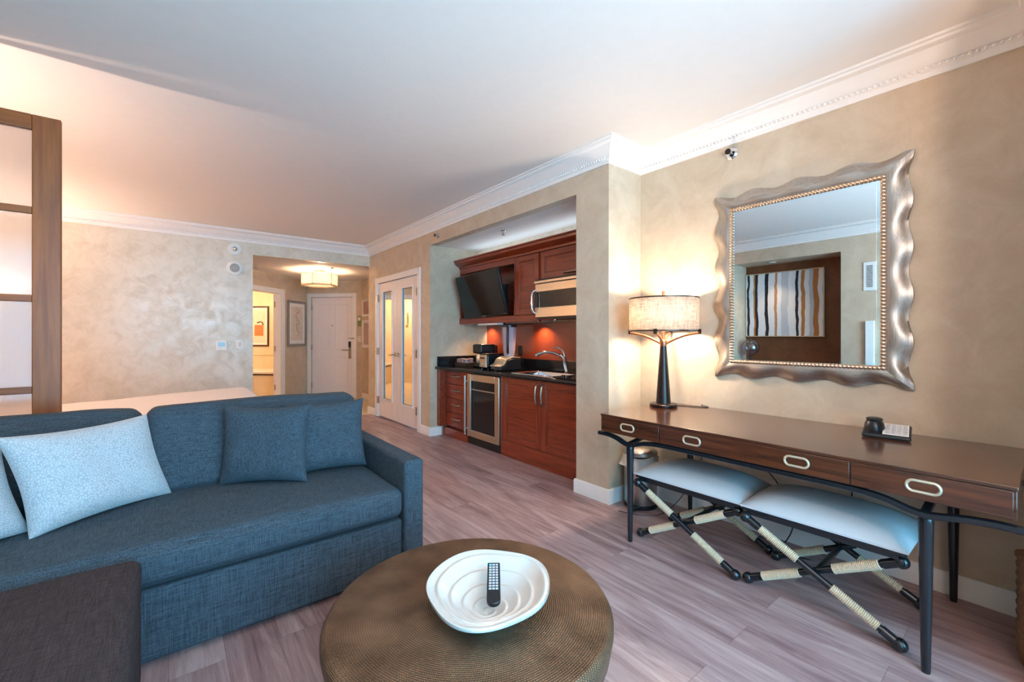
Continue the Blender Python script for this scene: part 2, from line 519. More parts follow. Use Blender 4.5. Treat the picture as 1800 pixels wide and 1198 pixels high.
class MB:
    def __init__(self, T=None):
        self.bm = bmesh.new()
        self.T = T

    def v(self, p):
        p = Vector(p)
        if self.T:
            p = self.T(p)
        return self.bm.verts.new(p)

    def f(self, vs):
        try:
            return self.bm.faces.new(vs)
        except ValueError:
            return None

    def box(self, x0, x1, y0, y1, z0, z1):
        x0, x1 = min(x0, x1), max(x0, x1)
        y0, y1 = min(y0, y1), max(y0, y1)
        z0, z1 = min(z0, z1), max(z0, z1)
        c = [self.v((x, y, z)) for z in (z0, z1) for y in (y0, y1) for x in (x0, x1)]
        for q in ((0, 2, 3, 1), (4, 5, 7, 6), (0, 1, 5, 4), (2, 6, 7, 3), (0, 4, 6, 2), (1, 3, 7, 5)):
            self.f([c[i] for i in q])
        return self

    def rings(self, rings, cap=True, close=True):
        rv = [[self.v(p) for p in r] for r in rings]
        n = len(rv[0])
        for a, b in zip(rv, rv[1:]):
            for i in range(n if close else n - 1):
                j = (i + 1) % n
                self.f([a[i], a[j], b[j], b[i]])
        if cap:
            self.f(list(reversed(rv[0])))
            self.f(rv[-1])
        return self

    def lathe(self, prof, c=(0, 0, 0), n=32, cap=True):
        c = Vector(c)
        self.rings([[c + Vector((r * math.cos(2 * PI * i / n), r * math.sin(2 * PI * i / n), z)) for i in range(n)] for r, z in prof], cap)
        return self

    def along(self, p0, p1, prof, n=16):
        """lathe along the axis p0->p1, prof = [(t 0..1 or metres if >1, r)] with t as fraction"""
        p0, p1 = Vector(p0), Vector(p1)
        d = (p1 - p0)
        L = d.length
        z = d.normalized()
        x = z.cross(Vector((0, 0, 1)) if abs(z.z) < 0.9 else Vector((1, 0, 0))).normalized()
        y = z.cross(x)
        self.rings([[p0 + z * (t * L) + (x * math.cos(2 * PI * i / n) + y * math.sin(2 * PI * i / n)) * r for i in range(n)] for t, r in prof])
        return self

    def cyl(self, p0, p1, r0, r1=None, n=20):
        return self.along(p0, p1, [(0, r0), (1, r0 if r1 is None else r1)], n)

    def ball(self, c, r, n=16, m=10, sq=(1, 1, 1)):
        c = Vector(c)
        rings = []
        for k in range(m + 1):
            ph = PI * (k + 0.02 if k == 0 else (k - 0.02 if k == m else k)) / m
            rings.append([c + Vector((r * sq[0] * math.sin(ph) * math.cos(2 * PI * i / n), r * sq[1] * math.sin(ph) * math.sin(2 * PI * i / n), -r * sq[2] * math.cos(ph))) for i in range(n)])
        return self.rings(rings)

    def tube(self, pts, r, n=10, sub=6, rs=None):
        pts = [Vector(p) for p in pts]
        P, R = [], []
        if sub > 1 and len(pts) > 2:
            for i in range(len(pts) - 1):
                a = pts[max(i - 1, 0)]; b = pts[i]; c = pts[i + 1]; d = pts[min(i + 2, len(pts) - 1)]
                for k in range(sub):
                    t = k / sub
                    P.append(0.5 * ((2 * b) + (c - a) * t + (2 * a - 5 * b + 4 * c - d) * t * t + (3 * b - a - 3 * c + d) * t ** 3))
                    if rs:
                        R.append(rs[i] * (1 - t) + rs[i + 1] * t)
            P.append(pts[-1])
            if rs:
                R.append(rs[-1])
        else:
            P = pts
            R = list(rs) if rs else []
        up = None
        rings = []
        for i, p in enumerate(P):
            t = (P[min(i + 1, len(P) - 1)] - P[max(i - 1, 0)]).normalized()
            if up is None:
                up = t.cross(Vector((0, 0, 1)) if abs(t.z) < 0.9 else Vector((1, 0, 0))).normalized()
            up = (up - t * up.dot(t)).normalized()
            s = t.cross(up)
            q = R[i] if R else r
            rings.append([p + (up * math.cos(2 * PI * k / n) + s * math.sin(2 * PI * k / n)) * q for k in range(n)])
        return self.rings(rings)

    def prism(self, poly, axis, a0, a1):
        """poly of 2D points extruded along axis ('x': (y,z); 'y': (x,z); 'z': (x,y))"""
        def pt(p, a):
            return {'x': (a, p[0], p[1]), 'y': (p[0], a, p[1]), 'z': (p[0], p[1], a)}[axis]
        return self.rings([[pt(p, a0) for p in poly], [pt(p, a1) for p in poly]])

    def grid(self, rows):
        rv = [[self.v(p) for p in r] for r in rows]
        for a, b in zip(rv, rv[1:]):
            for i in range(len(a) - 1):
                self.f([a[i], a[i + 1], b[i + 1], b[i]])
        return self

    def sweep(self, prof, path, closed=False):
        """prof [(out, z)] swept along plan path; out is measured on the left of travel, mitred"""
        n = len(path)
        P = [Vector((p[0], p[1])) for p in path]
        rings = []
        for i in range(n):
            def nrm(a, b):
                d = (b - a).normalized()
                return Vector((-d.y, d.x))
            ns = []
            if closed or i > 0:
                ns.append(nrm(P[i - 1], P[i]))
            if closed or i < n - 1:
                ns.append(nrm(P[i], P[(i + 1) % n]))
            if len(ns) == 2:
                m = (ns[0] + ns[1])
                m = m / max(1e-6, m.length_squared) * 2 if m.length > 1e-6 else ns[0]
            else:
                m = ns[0]
            rings.append([(P[i].x + m.x * o, P[i].y + m.y * o, z) for o, z in prof])
        if closed:
            rings.append(rings[0])
        return self.rings(rings, cap=not closed)

    def soft(self, x0, x1, y0, y1, z0, z1, r=0.04, bulge=(0, 0, 0), n=14, noi=0.0, seed=0.0):
        """rounded cushion box; bulge per axis pushes the faces outwards in the middle"""
        c = Vector(((x0 + x1) / 2, (y0 + y1) / 2, (z0 + z1) / 2))
        h = Vector((abs(x1 - x0) / 2, abs(y1 - y0) / 2, abs(z1 - z0) / 2))
        cache = {}

        def gl(hh):
            e = max(0.02, min(0.45, r / hh))
            t = [-1 + e * k / 4 * 1.0 for k in range(4)] + [-1 + e + (2 - 2 * e) * k / n for k in range(n + 1)] + [1 - e + e * k / 4 for k in range(1, 5)]
            return t
        for ax in range(3):
            a, b = [(1, 2), (2, 0), (0, 1)][ax]
            ga, gb = gl(h[a]), gl(h[b])
            for sg in (-1, 1):
                vs = []
                for ua in ga:
                    row = []
                    for ub in gb:
                        q = [0, 0, 0]
                        q[ax] = sg; q[a] = ua; q[b] = ub
                        key = tuple(round(t, 5) for t in q)
                        if key not in cache:
                            p = Vector([q[k] * h[k] for k in range(3)])
                            rr = min(r, h[0] * .98, h[1] * .98, h[2] * .98)
                            inn = Vector([max(-(h[k] - rr), min(h[k] - rr, p[k])) for k in range(3)])
                            d = (p - inn)
                            p2 = inn + d.normalized() * rr if d.length > 1e-9 else p
                            for k in range(3):
                                if bulge[k]:
                                    o1, o2 = (k + 1) % 3, (k + 2) % 3
                                    p2[k] += (p2[k] / h[k]) * bulge[k] * max(0, 1 - q[o1] ** 2) ** .8 * max(0, 1 - q[o2] ** 2) ** .8
                            if noi:
                                w = noise.noise_vector((p2 + c) * 4.0 + Vector((seed, 0, 0)))
                                p2 = p2 + w * noi
                            cache[key] = self.v(p2 + c)
                        row.append(cache[key])
                    vs.append(row)
                for i in range(len(ga) - 1):
                    for j in range(len(gb) - 1):
                        q = [vs[i][j], vs[i + 1][j], vs[i + 1][j + 1], vs[i][j + 1]]
                        self.f(q if sg > 0 else q[::-1])
        return self

    def build(self, name, mat, parent=None, bevel=0.0, seg=2, smooth=True, ang=38, sub=0, solid=0.0):
        bm = self.bm
        bmesh.ops.recalc_face_normals(bm, faces=bm.faces[:])
        off = wloc(parent) if parent else Vector((0, 0, 0))
        origin = Vector((0, 0, 0))
        if parent is None:      # mesh that is a thing of its own: origin at the bottom centre of its box
            xs = [v.co.x for v in bm.verts]; ys = [v.co.y for v in bm.verts]; zs = [v.co.z for v in bm.verts]
            origin = Vector(((min(xs) + max(xs)) / 2, (min(ys) + max(ys)) / 2, min(zs)))
            off = origin
        for v in bm.verts:
            v.co = v.co - off
        if smooth:
            for f in bm.faces:
                f.smooth = True
            lim = math.radians(ang)
            for e in bm.edges:
                if len(e.link_faces) == 2:
                    e.smooth = e.calc_face_angle(0) < lim
        me = bpy.data.meshes.new(name)
        bm.to_mesh(me)
        bm.free()
        me.materials.append(MATS[mat])
        o = bpy.data.objects.new(name, me)
        COL.objects.link(o)
        o.location = origin
        if parent:
            o.parent = parent
        if solid:
            md = o.modifiers.new('solid', 'SOLIDIFY')
            md.thickness = solid
        if bevel:
            md = o.modifiers.new('bevel', 'BEVEL')
            md.width = bevel
            md.segments = seg
            md.limit_method = 'ANGLE'
            md.angle_limit = math.radians(40)
        if sub:
            md = o.modifiers.new('sub', 'SUBSURF')
            md.levels = sub
            md.render_levels = sub
        return o


def thing(name, loc, label, cat, group=None, kind=None):
    o = bpy.data.objects.new(name, None)
    o.empty_display_size = 0.05
    COL.objects.link(o)
    o.location = loc
    return tag(o, label, cat, group, kind)


def tag(o, label, cat=None, group=None, kind=None):
    o['label'] = label
    if cat:
        o['category'] = cat
    if group:
        o['group'] = group
    if kind:
        o['kind'] = kind
    return o


def struct(o, label, cat):
    return tag(o, label, cat, None, 'structure')


# key dimensions (metres) measured from the photograph's perspective
KX = 2.673      # kitchen / closet wall face
RX = 3.085      # desk wall face
BY = 7.196      # bedroom back wall face
CZ = 2.78       # ceiling
LX = -1.05      # left wall face
FY = -1.30      # window wall face
HZ = 2.465      # hall ceiling
S2 = math.sqrt(0.5)
L0 = Vector((2.342, 9.937, 0))     # far corner of hall: diagonal hall wall meets entry-door wall


def HT(p):
    """hall frame: x = along the diagonal wall (0 at the far corner, negative to the room), y = into the bathroom"""
    return Vector((L0.x + p.x * S2 - p.y * S2, L0.y + p.x * S2 + p.y * S2, p.z))


# ------------------------------------------------------------------ room shell
struct(MB().box(-2.75, 3.5, FY - .1, 7.10, -0.1, 0).build('floor', 'floor_planks'), 'grey pink wood plank floor of the whole room', 'floor')
struct(MB().box(-2.0, 5.0, 7.10, 12.6, -0.1, 0).build('floor_hall', 'tile_cream'), 'cream tiled floor of the entry hall and bathroom', 'floor')
struct(MB().box(-2.75, 3.5, FY - .1, BY + .02, CZ, CZ + .1).build('ceiling', 'ceiling_paint'), 'smooth white ceiling above the living and sleeping area', 'ceiling')
struct(MB().box(-2.0, 5.0, BY + .12, 12.6, HZ, HZ + .1).build('ceiling_hall', 'ceiling_paint'), 'lower white ceiling of the entry hall', 'ceiling')
struct(MB().box(KX + .1, 3.5, 2.4, 5.2, 2.478, 2.56).build('ceiling_niche', 'ceiling_paint'), 'white ceiling of the kitchenette recess', 'ceiling')

struct(MB().box(RX, RX + .12, FY, 2.5, 0, CZ).build('wall_right', 'wallpaper'), 'tan wall behind the writing desk', 'wall')
m = MB()
m.box(KX, 3.5, 2.155, 2.495, 0, CZ)                       # pillar between desk and kitchenette
m.box(KX, KX + .1, 2.495, 5.06, 2.478, CZ)                # header over the recess
m.box(KX, 3.5, 5.06, 5.40, 0, CZ)                         # stub between recess and closet
m.box(KX, KX + .1, 5.40, 6.84, 2.15, CZ)                  # over the closet
m.box(KX, 3.21, 6.84, 7.25, 0, CZ)
struct(m.build('wall_kitchen', 'wallpaper'), 'tan wall with the kitchenette recess and the closet doors', 'wall')
struct(MB().box(3.385, 3.5, 2.495, 5.06, 0, 2.478).build('wall_niche_back', 'wallpaper_pearl'), 'pale wall at the back of the kitchenette recess', 'wall')
m = MB()
m.box(-2.75, 0.969, BY, BY + .12, 0, CZ)
m.box(0.969, KX, BY, BY + .12, HZ, CZ)
struct(m.build('wall_back', 'wallpaper_pearl'), 'pearly mottled beige wall beyond the bed with the hall opening', 'wall')
m = MB()
m.box(LX - .55, LX, FY, 1.82, 0, CZ)
m.box(LX - .55, LX, 3.24, 3.315, 0, CZ)
m.box(LX - .55, LX, 1.82, 3.24, 2.444, CZ)
struct(m.build('wall_left', 'wallpaper'), 'beige wall opposite the desk with a recess for a painting', 'wall')
struct(MB().box(LX - .55, LX - .45, 1.82, 3.24, 0, 2.444).build('wall_recess', 'wallpaper_brown'), 'brown wall at the back of the painting recess', 'wall')
m = MB()
m.box(-2.75, LX - .55, 3.16, 3.315, 0, CZ)
m.box(-2.75, -2.65, 3.315, BY, 0, CZ)
struct(m.build('wall_bedroom', 'wallpaper'), 'beige wall at the head of the bed', 'wall')
m = MB()
m.box(LX - .1, -0.7, FY - .1, FY, 0, CZ)
m.box(2.2, 2.45, FY - .1, FY, 0, CZ)
m.box(-0.7, 2.2, FY - .1, FY, 2.5, CZ)
m.box(-0.7, 2.2, FY - .1, FY, 0, 0.2)
struct(m.build('wall_front', 'wallpaper'), 'wall around the balcony window behind the viewer', 'wall')
struct(MB().box(2.4, RX + .12, FY - .1, -0.02, 0, CZ).build('wall_pier', 'wallpaper'), 'tan pier beside the balcony window', 'wall')
# balcony window
win = thing('window_1', (0.75, FY - .05, 0.2), 'wide balcony window with white frame behind the viewer', 'window', kind='structure')
m = MB()
m.box(-.7, 2.2, FY - .08, FY - .02, .2, .27); m.box(-.7, 2.2, FY - .08, FY - .02, 2.43, 2.5)
for x in (-.7, 0.24, 1.19, 2.13):
    m.box(x, x + .07, FY - .08, FY - .02, .2, 2.5)
m.build('window_frame', 'trim_white', win, bevel=.004)
for x in (-.63, .31, 1.26):
    MB().box(x, x + .87, FY - .055, FY - .045, .27, 2.43).build('window_glass', 'window_pane', win)

# hall and bathroom
m = MB()
m.box(.849, .969, BY + .12, 8.62, 0, HZ)
struct(m.build('wall_hall_side', 'wallpaper'), 'tan side wall of the entry hall beside the bedroom', 'wall')
A_R, A_L = -0.86, -1.68          # bathroom doorway edges along the diagonal wall
m = MB(HT)
m.box(-1.95, A_L, 0, .12, 0, HZ)
m.box(A_R, .12, 0, .12, 0, HZ)
m.box(A_L, A_R, 0, .12, 2.12, HZ)
struct(m.build('wall_hall_left', 'wallpaper'), 'tan diagonal hall wall with the bathroom doorway and a framed print', 'wall')
m = MB(HT)                        # entry door wall runs along -y of the hall frame
m.box(0, .12, -.09, .0, 0, HZ)
m.box(0, .12, -1.40, -1.02, 0, HZ)
m.box(0, .12, -1.02, -.09, 2.12, HZ)
struct(m.build('wall_entry', 'wallpaper'), 'tan wall around the white entry door', 'wall')
struct(MB().box(3.21, 3.31, 7.25, 9.2, 0, HZ).build('wall_hall_right', 'wallpaper'), 'tan hall wall with two small framed prints', 'wall')
m = MB(HT)
m.box(.55, .65, .12, 2.6, 0, HZ)
m.box(-2.6, .65, 2.5, 2.6, 0, HZ)
m.box(-2.7, -2.6, .0, 2.6, 0, HZ)
struct(m.build('wall_bathroom', 'tile_cream'), 'warm cream bathroom walls seen through the doorway', 'wall')

# crown moulding with a bead row
loop = [(-2.65, 3.315), (LX, 3.315), (LX, FY), (2.4, FY), (2.4, -.02), (RX, -.02), (RX, 2.155), (KX, 2.155), (KX, BY), (-2.65, BY)]
prof = [(0, CZ), (0, CZ - .148), (.012, CZ - .148), (.014, CZ - .122), (.026, CZ - .116), (.026, CZ - .100), (.036, CZ - .094), (.060, CZ - .060),
        (.088, CZ - .034), (.118, CZ - .026), (.122, CZ - .014), (.140, CZ - .012), (.142, CZ)]
m = MB()
m.sweep(prof, loop, closed=True)
crown = struct(m.build('trim_1', 'trim_white', ang=25), 'white crown moulding with a fine bead row around the ceiling', 'trim')
m = MB()
for (a, b) in zip(loop[4:], loop[5:]):
    a, b = Vector(a), Vector(b)
    d = (b - a); L = d.length; d.normalize(); nn = Vector((-d.y, d.x))
    k = .02
    while k < L - .02:
        p = a + d * k + nn * .031
        m.ball((p.x, p.y, CZ - .107), .0085, 6, 4)
        k += .026
m.build('bead_row', 'trim_white', crown, smooth=True)['kind'] = 'stuff'


def baseboard(name, path, label, z1=.112):
    m = MB()
    m.sweep([(0, 0), (.016, 0), (.016, z1 - .012), (.010, z1), (0, z1)], path)
    return struct(m.build(name, 'trim_white', bevel=0), label, 'baseboard')


baseboard('baseboard_right', [(2.4, -.02), (RX, -.02), (RX, 2.155), (KX, 2.155), (KX, 2.495), (2.85, 2.495)], 'white baseboard under the desk and around the pillar')
baseboard('baseboard_kitchen', [(2.83, 5.06), (KX, 5.06), (KX, 5.32)], 'short white baseboard between kitchenette and closet')
baseboard('baseboard_hall', [(KX, 6.92), (KX, 7.25), (3.21, 7.25), (3.21, 9.05)], 'white baseboard past the closet into the hall')
baseboard('baseboard_back', [(.969, BY), (-2.65, BY), (-2.65, 3.315), (LX, 3.315), (LX, FY), (2.4, FY)], 'white baseboard along the bedroom and left walls')

# casings
m = MB()
for y0, y1 in ((5.32, 5.405), (6.835, 6.92)):
    m.box(KX - .018, KX, y0, y1, 0, 2.225)
m.box(KX - .018, KX, 5.405, 6.835, 2.14, 2.225)
m.box(KX, KX + .1, 5.395, 5.415, 0, 2.14); m.box(KX, KX + .1, 6.825, 6.845, 0, 2.14)
struct(m.build('trim_2', 'trim_white', bevel=.004), 'white casing around the mirrored closet doors', 'trim')
m = MB(HT)
m.box(A_R, A_R + .09, -.018, 0, 0, 2.20); m.box(A_L - .09, A_L, -.018, 0, 0, 2.20); m.box(A_L, A_R, -.018, 0, 2.11, 2.20)
m.box(A_R - .015, A_R, 0, .13, 0, 2.12); m.box(A_L, A_L + .015, 0, .13, 0, 2.12); m.box(A_L, A_R, 0, .13, 2.105, 2.12)
struct(m.build('trim_3', 'trim_white', bevel=.004), 'white casing around the bathroom doorway', 'trim')
m = MB(HT)
m.box(-.018, 0, -.09, -.005, 0, 2.20); m.box(-.018, 0, -1.105, -1.02, 0, 2.20); m.box(-.018, 0, -1.02, -.09, 2.12, 2.20)
struct(m.build('trim_4', 'trim_white', bevel=.004), 'white casing around the entry door', 'trim')

# ------------------------------------------------------------------ doors


def panel_rim(m, axis, a, y0, y1, z0, z1, w=.02, d=.008):
    """raised rectangular moulding on a face; axis 'x': face at x=a, grows towards -x"""
    for (p0, p1, q0, q1) in ((y0, y1, z0, z0 + w), (y0, y1, z1 - w, z1), (y0, y0 + w, z0 + w, z1 - w), (y1 - w, y1, z0 + w, z1 - w)):
        m.box(a - d, a, p0, p1, q0, q1)


# entry door (panelled, white), in the hall frame: face towards -x of the frame
dr = thing('door_1', HT(Vector((0.03, -.555, 0))), 'white panelled entry door with lever lock at the hall end', 'door', kind='structure')
m = MB(HT)
m.box(.02, .065, -1.015, -.095, .01, 2.115)
for y0, y1 in ((-.50, -.20), (-.90, -.60)):
    panel_rim(m, 'x', .02, y0, y1, 1.02, 1.98)
    panel_rim(m, 'x', .02, y0, y1, .22, .86)
m.build('leaf', 'door_white', dr, bevel=.003)
m = MB(HT); m.box(.008, .02, -.975, -.915, .82, 1.06); m.build('lock_plate', 'nickel', dr, bevel=.004)
m = MB(HT); m.box(-.004, .02, -.97, -.92, 1.06, 1.18); m.build('card_reader', 'black_plastic', dr, bevel=.006)
m = MB(HT); m.tube([(.01, -.945, 1.0), (-.04, -.945, 1.0), (-.045, -.93, 1.0), (-.045, -.80, 1.0)], .011, sub=4); m.build('lever_handle', 'nickel', dr)
m = MB(HT); m.cyl((.0, -.555, 1.52), (.02, -.555, 1.52), .012); m.build('peephole', 'nickel', dr)
m = MB(HT); m.box(-.03, .02, -1.06, -1.0, 1.235, 1.26); m.cyl((-.03, -.93, 1.247), (-.03, -1.06, 1.247), .008); m.build('swing_guard', 'nickel', dr, bevel=.003)
for z in (.2, 1.0, 1.85):
    m = MB(HT); m.box(-.006, .02, -.105, -.085, z, z + .11); m.build('hinge', 'nickel', dr)

# bathroom door, folded back against the inner side of the hall wall
dr = thing('door_2', HT(Vector((A_R + .42, .15, 0))), 'white bathroom door folded open seen edge on', 'door', kind='structure')
m = MB(HT); m.box(A_R + .005, A_R + .80, .132, .172, .01, 2.10); m.build('leaf', 'door_white', dr, bevel=.003)
for z in (.25, 1.0, 1.85):
    m = MB(HT); m.box(A_R - .02, A_R + .03, .112, .134, z, z + .11); m.build('hinge', 'nickel', dr)

# closet doors with mirrors
for nm, y0, y1, side in (('door_3', 6.123, 6.822, 'farther'), ('door_4', 5.418, 6.117, 'nearer')):
    dr = thing(nm, (KX + .03, (y0 + y1) / 2, 0), 'white closet door with tall mirror, the %s one of the pair' % ('one next to the entry hall' if side == 'farther' else 'one next to the kitchenette'), 'door', 'mirrored closet doors', 'structure')
    dr['label'] = ('mirrored white closet door on the entry hall side of the pair' if side == 'farther' else 'mirrored white closet door on the kitchenette side of the pair')
    my0, my1, mz0, mz1 = y0 + .17, y1 - .17, .30, 2.0
    m = MB()
    X0, X1 = KX + .012, KX + .05
    m.box(X0, X1, y0, my0, .02, 2.132); m.box(X0, X1, my1, y1, .02, 2.132)
    m.box(X0, X1, my0, my1, .02, mz0); m.box(X0, X1, my0, my1, mz1, 2.132)
    m.build('leaf', 'door_white', dr, bevel=.002)
    m = MB(); panel_rim(m, 'x', X0 + .004, my0 - .012, my1 + .012, mz0 - .012, mz1 + .012, .026, .014); m.build('mirror_moulding', 'trim_white', dr, bevel=.004)
    MB().box(X0 + .012, X0 + .02, my0, my1, mz0, mz1).build('mirror_panel', 'mirror', dr)
    hy = y0 + .05 if side == 'farther' else y1 - .05
    sg = 1 if side == 'farther' else -1
    m = MB(); m.cyl((X0, hy, 1.02), (X0 - .012, hy, 1.02), .028); m.tube([(X0, hy, 1.02), (X0 - .045, hy, 1.02), (X0 - .052, hy + sg * .02, 1.02), (X0 - .05, hy + sg * .12, 1.012)], .009, sub=4)
    m.build('lever_handle', 'nickel', dr)
    oy = y1 - .004 if side == 'farther' else y0 + .004
    for z in (.22, 1.0, 1.85):
        MB().box(KX - .024, KX + .012, oy - .014, oy + .014, z, z + .11).build('hinge', 'nickel', dr)

# ------------------------------------------------------------------ hall contents


def framed(T, name, y0, y1, z0, z1, label, frame_mat, mat_w, art, axis_face=-1, fw=.03, depth=.025, group=None, deco=None):
    """picture hung on the plane x=0 of frame T, facing -x"""
    P = T(Vector((0, (y0 + y1) / 2, z0)))
    t = thing(name, P, label, 'picture', group)
    m = MB(T)
    for (p0, p1, q0, q1) in ((y0, y1, z0, z0 + fw), (y0, y1, z1 - fw, z1), (y0, y0 + fw, z0 + fw, z1 - fw), (y1 - fw, y1, z0 + fw, z1 - fw)):
        m.box(-depth, -.001, p0, p1, q0, q1)
    m.build('frame', frame_mat, t, bevel=.005)
    MB(T).box(-.010, -.002, y0 + fw, y1 - fw, z0 + fw, z1 - fw).build('mount', 'print_paper', t)
    g = fw + mat_w
    MB(T).box(-.012, -.0095, y0 + g, y1 - g, z0 + g, z1 - g).build('print', art, t)
    if deco:
        deco(T, t)
    return t


def TL(p):    # picture plane on the diagonal wall: x -> hall-frame -y (towards the hall), y -> along
    return HT(Vector((p.y, p.x, p.z)))


def deco_hall(T, t):
    m = MB(T)
    random.seed(3)
    for k in range(7):
        z = 1.30 + k * .075
        m.tube([(-.0135, -.375 + .05 * math.sin(k), z), (-.0135, -.36 + .07 * math.cos(2 * k), z + .05), (-.0135, -.38 + .03 * math.sin(3 * k), z + .11)], .006, sub=4)
    m.build('figure_drawing', 'print_mauve', t)


framed(TL, 'framed_print', -.686, -.064, 1.09, 2.01, 'silver framed pale figure print on the diagonal hall wall', 'frame_grey', .07, 'print_sand', fw=.05, deco=deco_hall)


def TB(p):    # on the far bathroom wall (hall-frame x=.55), faces -x
    return HT(Vector((.55 + p.x, p.y, p.z)))


def deco_b(T, t):
    MB(T).box(-.0135, -.012, 1.40, 1.62, 1.30, 1.55).build('orange_shape', 'print_orange', t)
    m = MB(T); m.tube([(-.0145, 1.40, 1.55), (-.0145, 1.45, 1.62), (-.0145, 1.55, 1.60)], .012, sub=5); m.build('dark_arc', 'frame_dark', t)


framed(TB, 'framed_print', 1.27, 1.92, 1.06, 1.98, 'dark framed abstract print with orange shape in the bathroom', 'frame_dark', .05, 'print_sand', fw=.035, deco=deco_b)


def TR(p):
    return Vector((3.21 + p.x, p.y, p.z))


framed(TR, 'framed_print', 8.55, 9.02, 1.70, 2.05, 'upper small white framed print on the hall wall past the closet', 'trim_white', .02, 'print_brown', fw=.025, group='small hall prints')
framed(TR, 'framed_print', 8.55, 9.02, 1.06, 1.62, 'lower small white framed print on the hall wall past the closet', 'trim_white', .03, 'print_mauve', fw=.03, group='small hall prints')


def plate(T, name, y0, y1, z0, z1, label, cat, mat='plastic_white', parts=(), d=.012):
    t = thing(name, T(Vector((0, (y0 + y1) / 2, z0))), label, cat)
    MB(T).box(-d, -.0005, y0, y1, z0, z1).build('cover_plate', mat, t, bevel=.003)
    for (nm, a0, a1, b0, b1, pm, dd) in parts:
        MB(T).box(-d - dd, -d + .001, a0, a1, b0, b1).build(nm, pm, t, bevel=.002)
    return t


plate(HT, 'exit_notice', -1.20, -1.125, 1.50, 1.72, 'green and white notice plate beside the entry door', 'sign', 'green_plate', [('printed_band', -1.19, -1.135, 1.62, 1.69, 'card_white', .001)])
plate(HT, 'light_switch', -1.215, -1.115, 1.17, 1.30, 'pale wall switch beside the entry door lock', 'light switch', 'print_sand', [('rocker', -1.18, -1.15, 1.2, 1.27, 'plastic_white', .004)])
plate(TR, 'wall_outlet', 8.30, 8.37, .28, .40, 'white wall outlet low on the hall wall past the closet', 'outlet', parts=[('socket', 8.315, 8.355, .30, .38, 'card_white', .003)])

# flush ceiling lamp: six sided cream shade
fl = thing('ceiling_lamp', (2.14, 8.20, HZ), 'lit cream six sided flush lamp on the hall ceiling', 'ceiling lamp')


def hexring(r, z, n=6, rot=PI / 6 - PI / 4 + .14):
    return [(2.14 + r * math.cos(rot + 2 * PI * i / n), 8.20 + r * math.sin(rot + 2 * PI * i / n), z) for i in range(n)]


MB().lathe([(.085, HZ - .03), (.085, HZ - .001)], (2.14, 8.20, 0)).build('canopy', 'copper', fl)
MB().cyl((2.14, 8.20, HZ - .10), (2.14, 8.20, HZ - .03), .012).build('stem', 'nickel', fl)
m = MB(); m.rings([hexring(.30, 2.19), hexring(.30, 2.395)], cap=False); m.build('shade', 'cream_shade', fl, solid=.004, smooth=False)
m = MB(); m.rings([hexring(.285, 2.215), hexring(.285, 2.225)]); m.build('diffuser', 'cream_shade', fl, smooth=False)
m = MB()
h0, h1 = hexring(.303, 2.185), hexring(.303, 2.40)
for i in range(6):
    m.cyl(h0[i], h1[i], .004, n=6)
    m.cyl(h0[i], h0[(i + 1) % 6], .005, n=6); m.cyl(h1[i], h1[(i + 1) % 6], .005, n=6)
    m.cyl(h1[i], (2.14, 8.2, 2.405), .003, n=6)
m.build('wire_frame', 'nickel', fl)
MB().ball((2.14, 8.20, 2.31), .035).build('bulb', 'bulb', fl)
light('hall_bulb_light', 'POINT', (2.14, 8.20, 2.36), 62, (1.0, 0.70, 0.44), size=.05, parent=fl)

# bathtub and bathroom light
bt = thing('bathtub', HT(Vector((.1, 1.3, 0))), 'white tub with cream front in the bathroom', 'bathtub')
m = MB(HT); m.box(-.22, .54, .62, 2.48, 0, .47); m.build('apron', 'tile_cream', bt)
m = MB(HT); m.box(-.235, .545, .60, 2.49, .50, .555); m.build('deck', 'tub_white', bt, bevel=.01)
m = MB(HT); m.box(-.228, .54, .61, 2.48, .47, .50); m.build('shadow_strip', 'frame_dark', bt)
struct(MB(HT).box(.535, .55, .12, 2.5, .86, .885).build('trim_5', 'tile_cream', bevel=.004), 'tile border line on the bathroom wall', 'trim')
sc_ = thing('wall_sconce', HT(Vector((-.6, 2.46, 1.7))), 'lit glass sconce on the bathroom wall', 'sconce')
m = MB(HT); m.box(-.64, -.56, 2.47, 2.499, 1.66, 1.86); m.build('back_plate', 'nickel', sc_, bevel=.004)
m = MB(HT); m.cyl((-.6, 2.43, 1.6), (-.6, 2.43, 1.95), .035); m.build('glass_tube', 'cream_shade', sc_)
light('bathroom_light', 'POINT', HT(Vector((-.6, 1.7, 2.1))), 26, (1.0, 0.70, 0.42), size=.12, parent=sc_)

# ------------------------------------------------------------------ back wall devices


def TBK(p):   # back wall, faces -Y: x -> depth, y -> X
    return Vector((p.y, BY + p.x, p.z))


def puck(x, z, r, label, inner, name, cat):
    t = thing(name, (x, BY, z), label, cat)
    MB().along((x, BY - .001, z), (x, BY - .035, z), [(0, r), (.7, r), (1, r * .86)], 28).build('housing', 'plastic_white', t)
    inner(t)


def in1(t):
    MB().ball((.744, BY - .045, 2.515), .034).build('dome', 'chrome', t)


def in2(t):
    MB().along((.744, BY - .034, 2.251), (.744, BY - .040, 2.251), [(0, .06), (1, .055)], 24).build('grille', 'frame_grey', t)


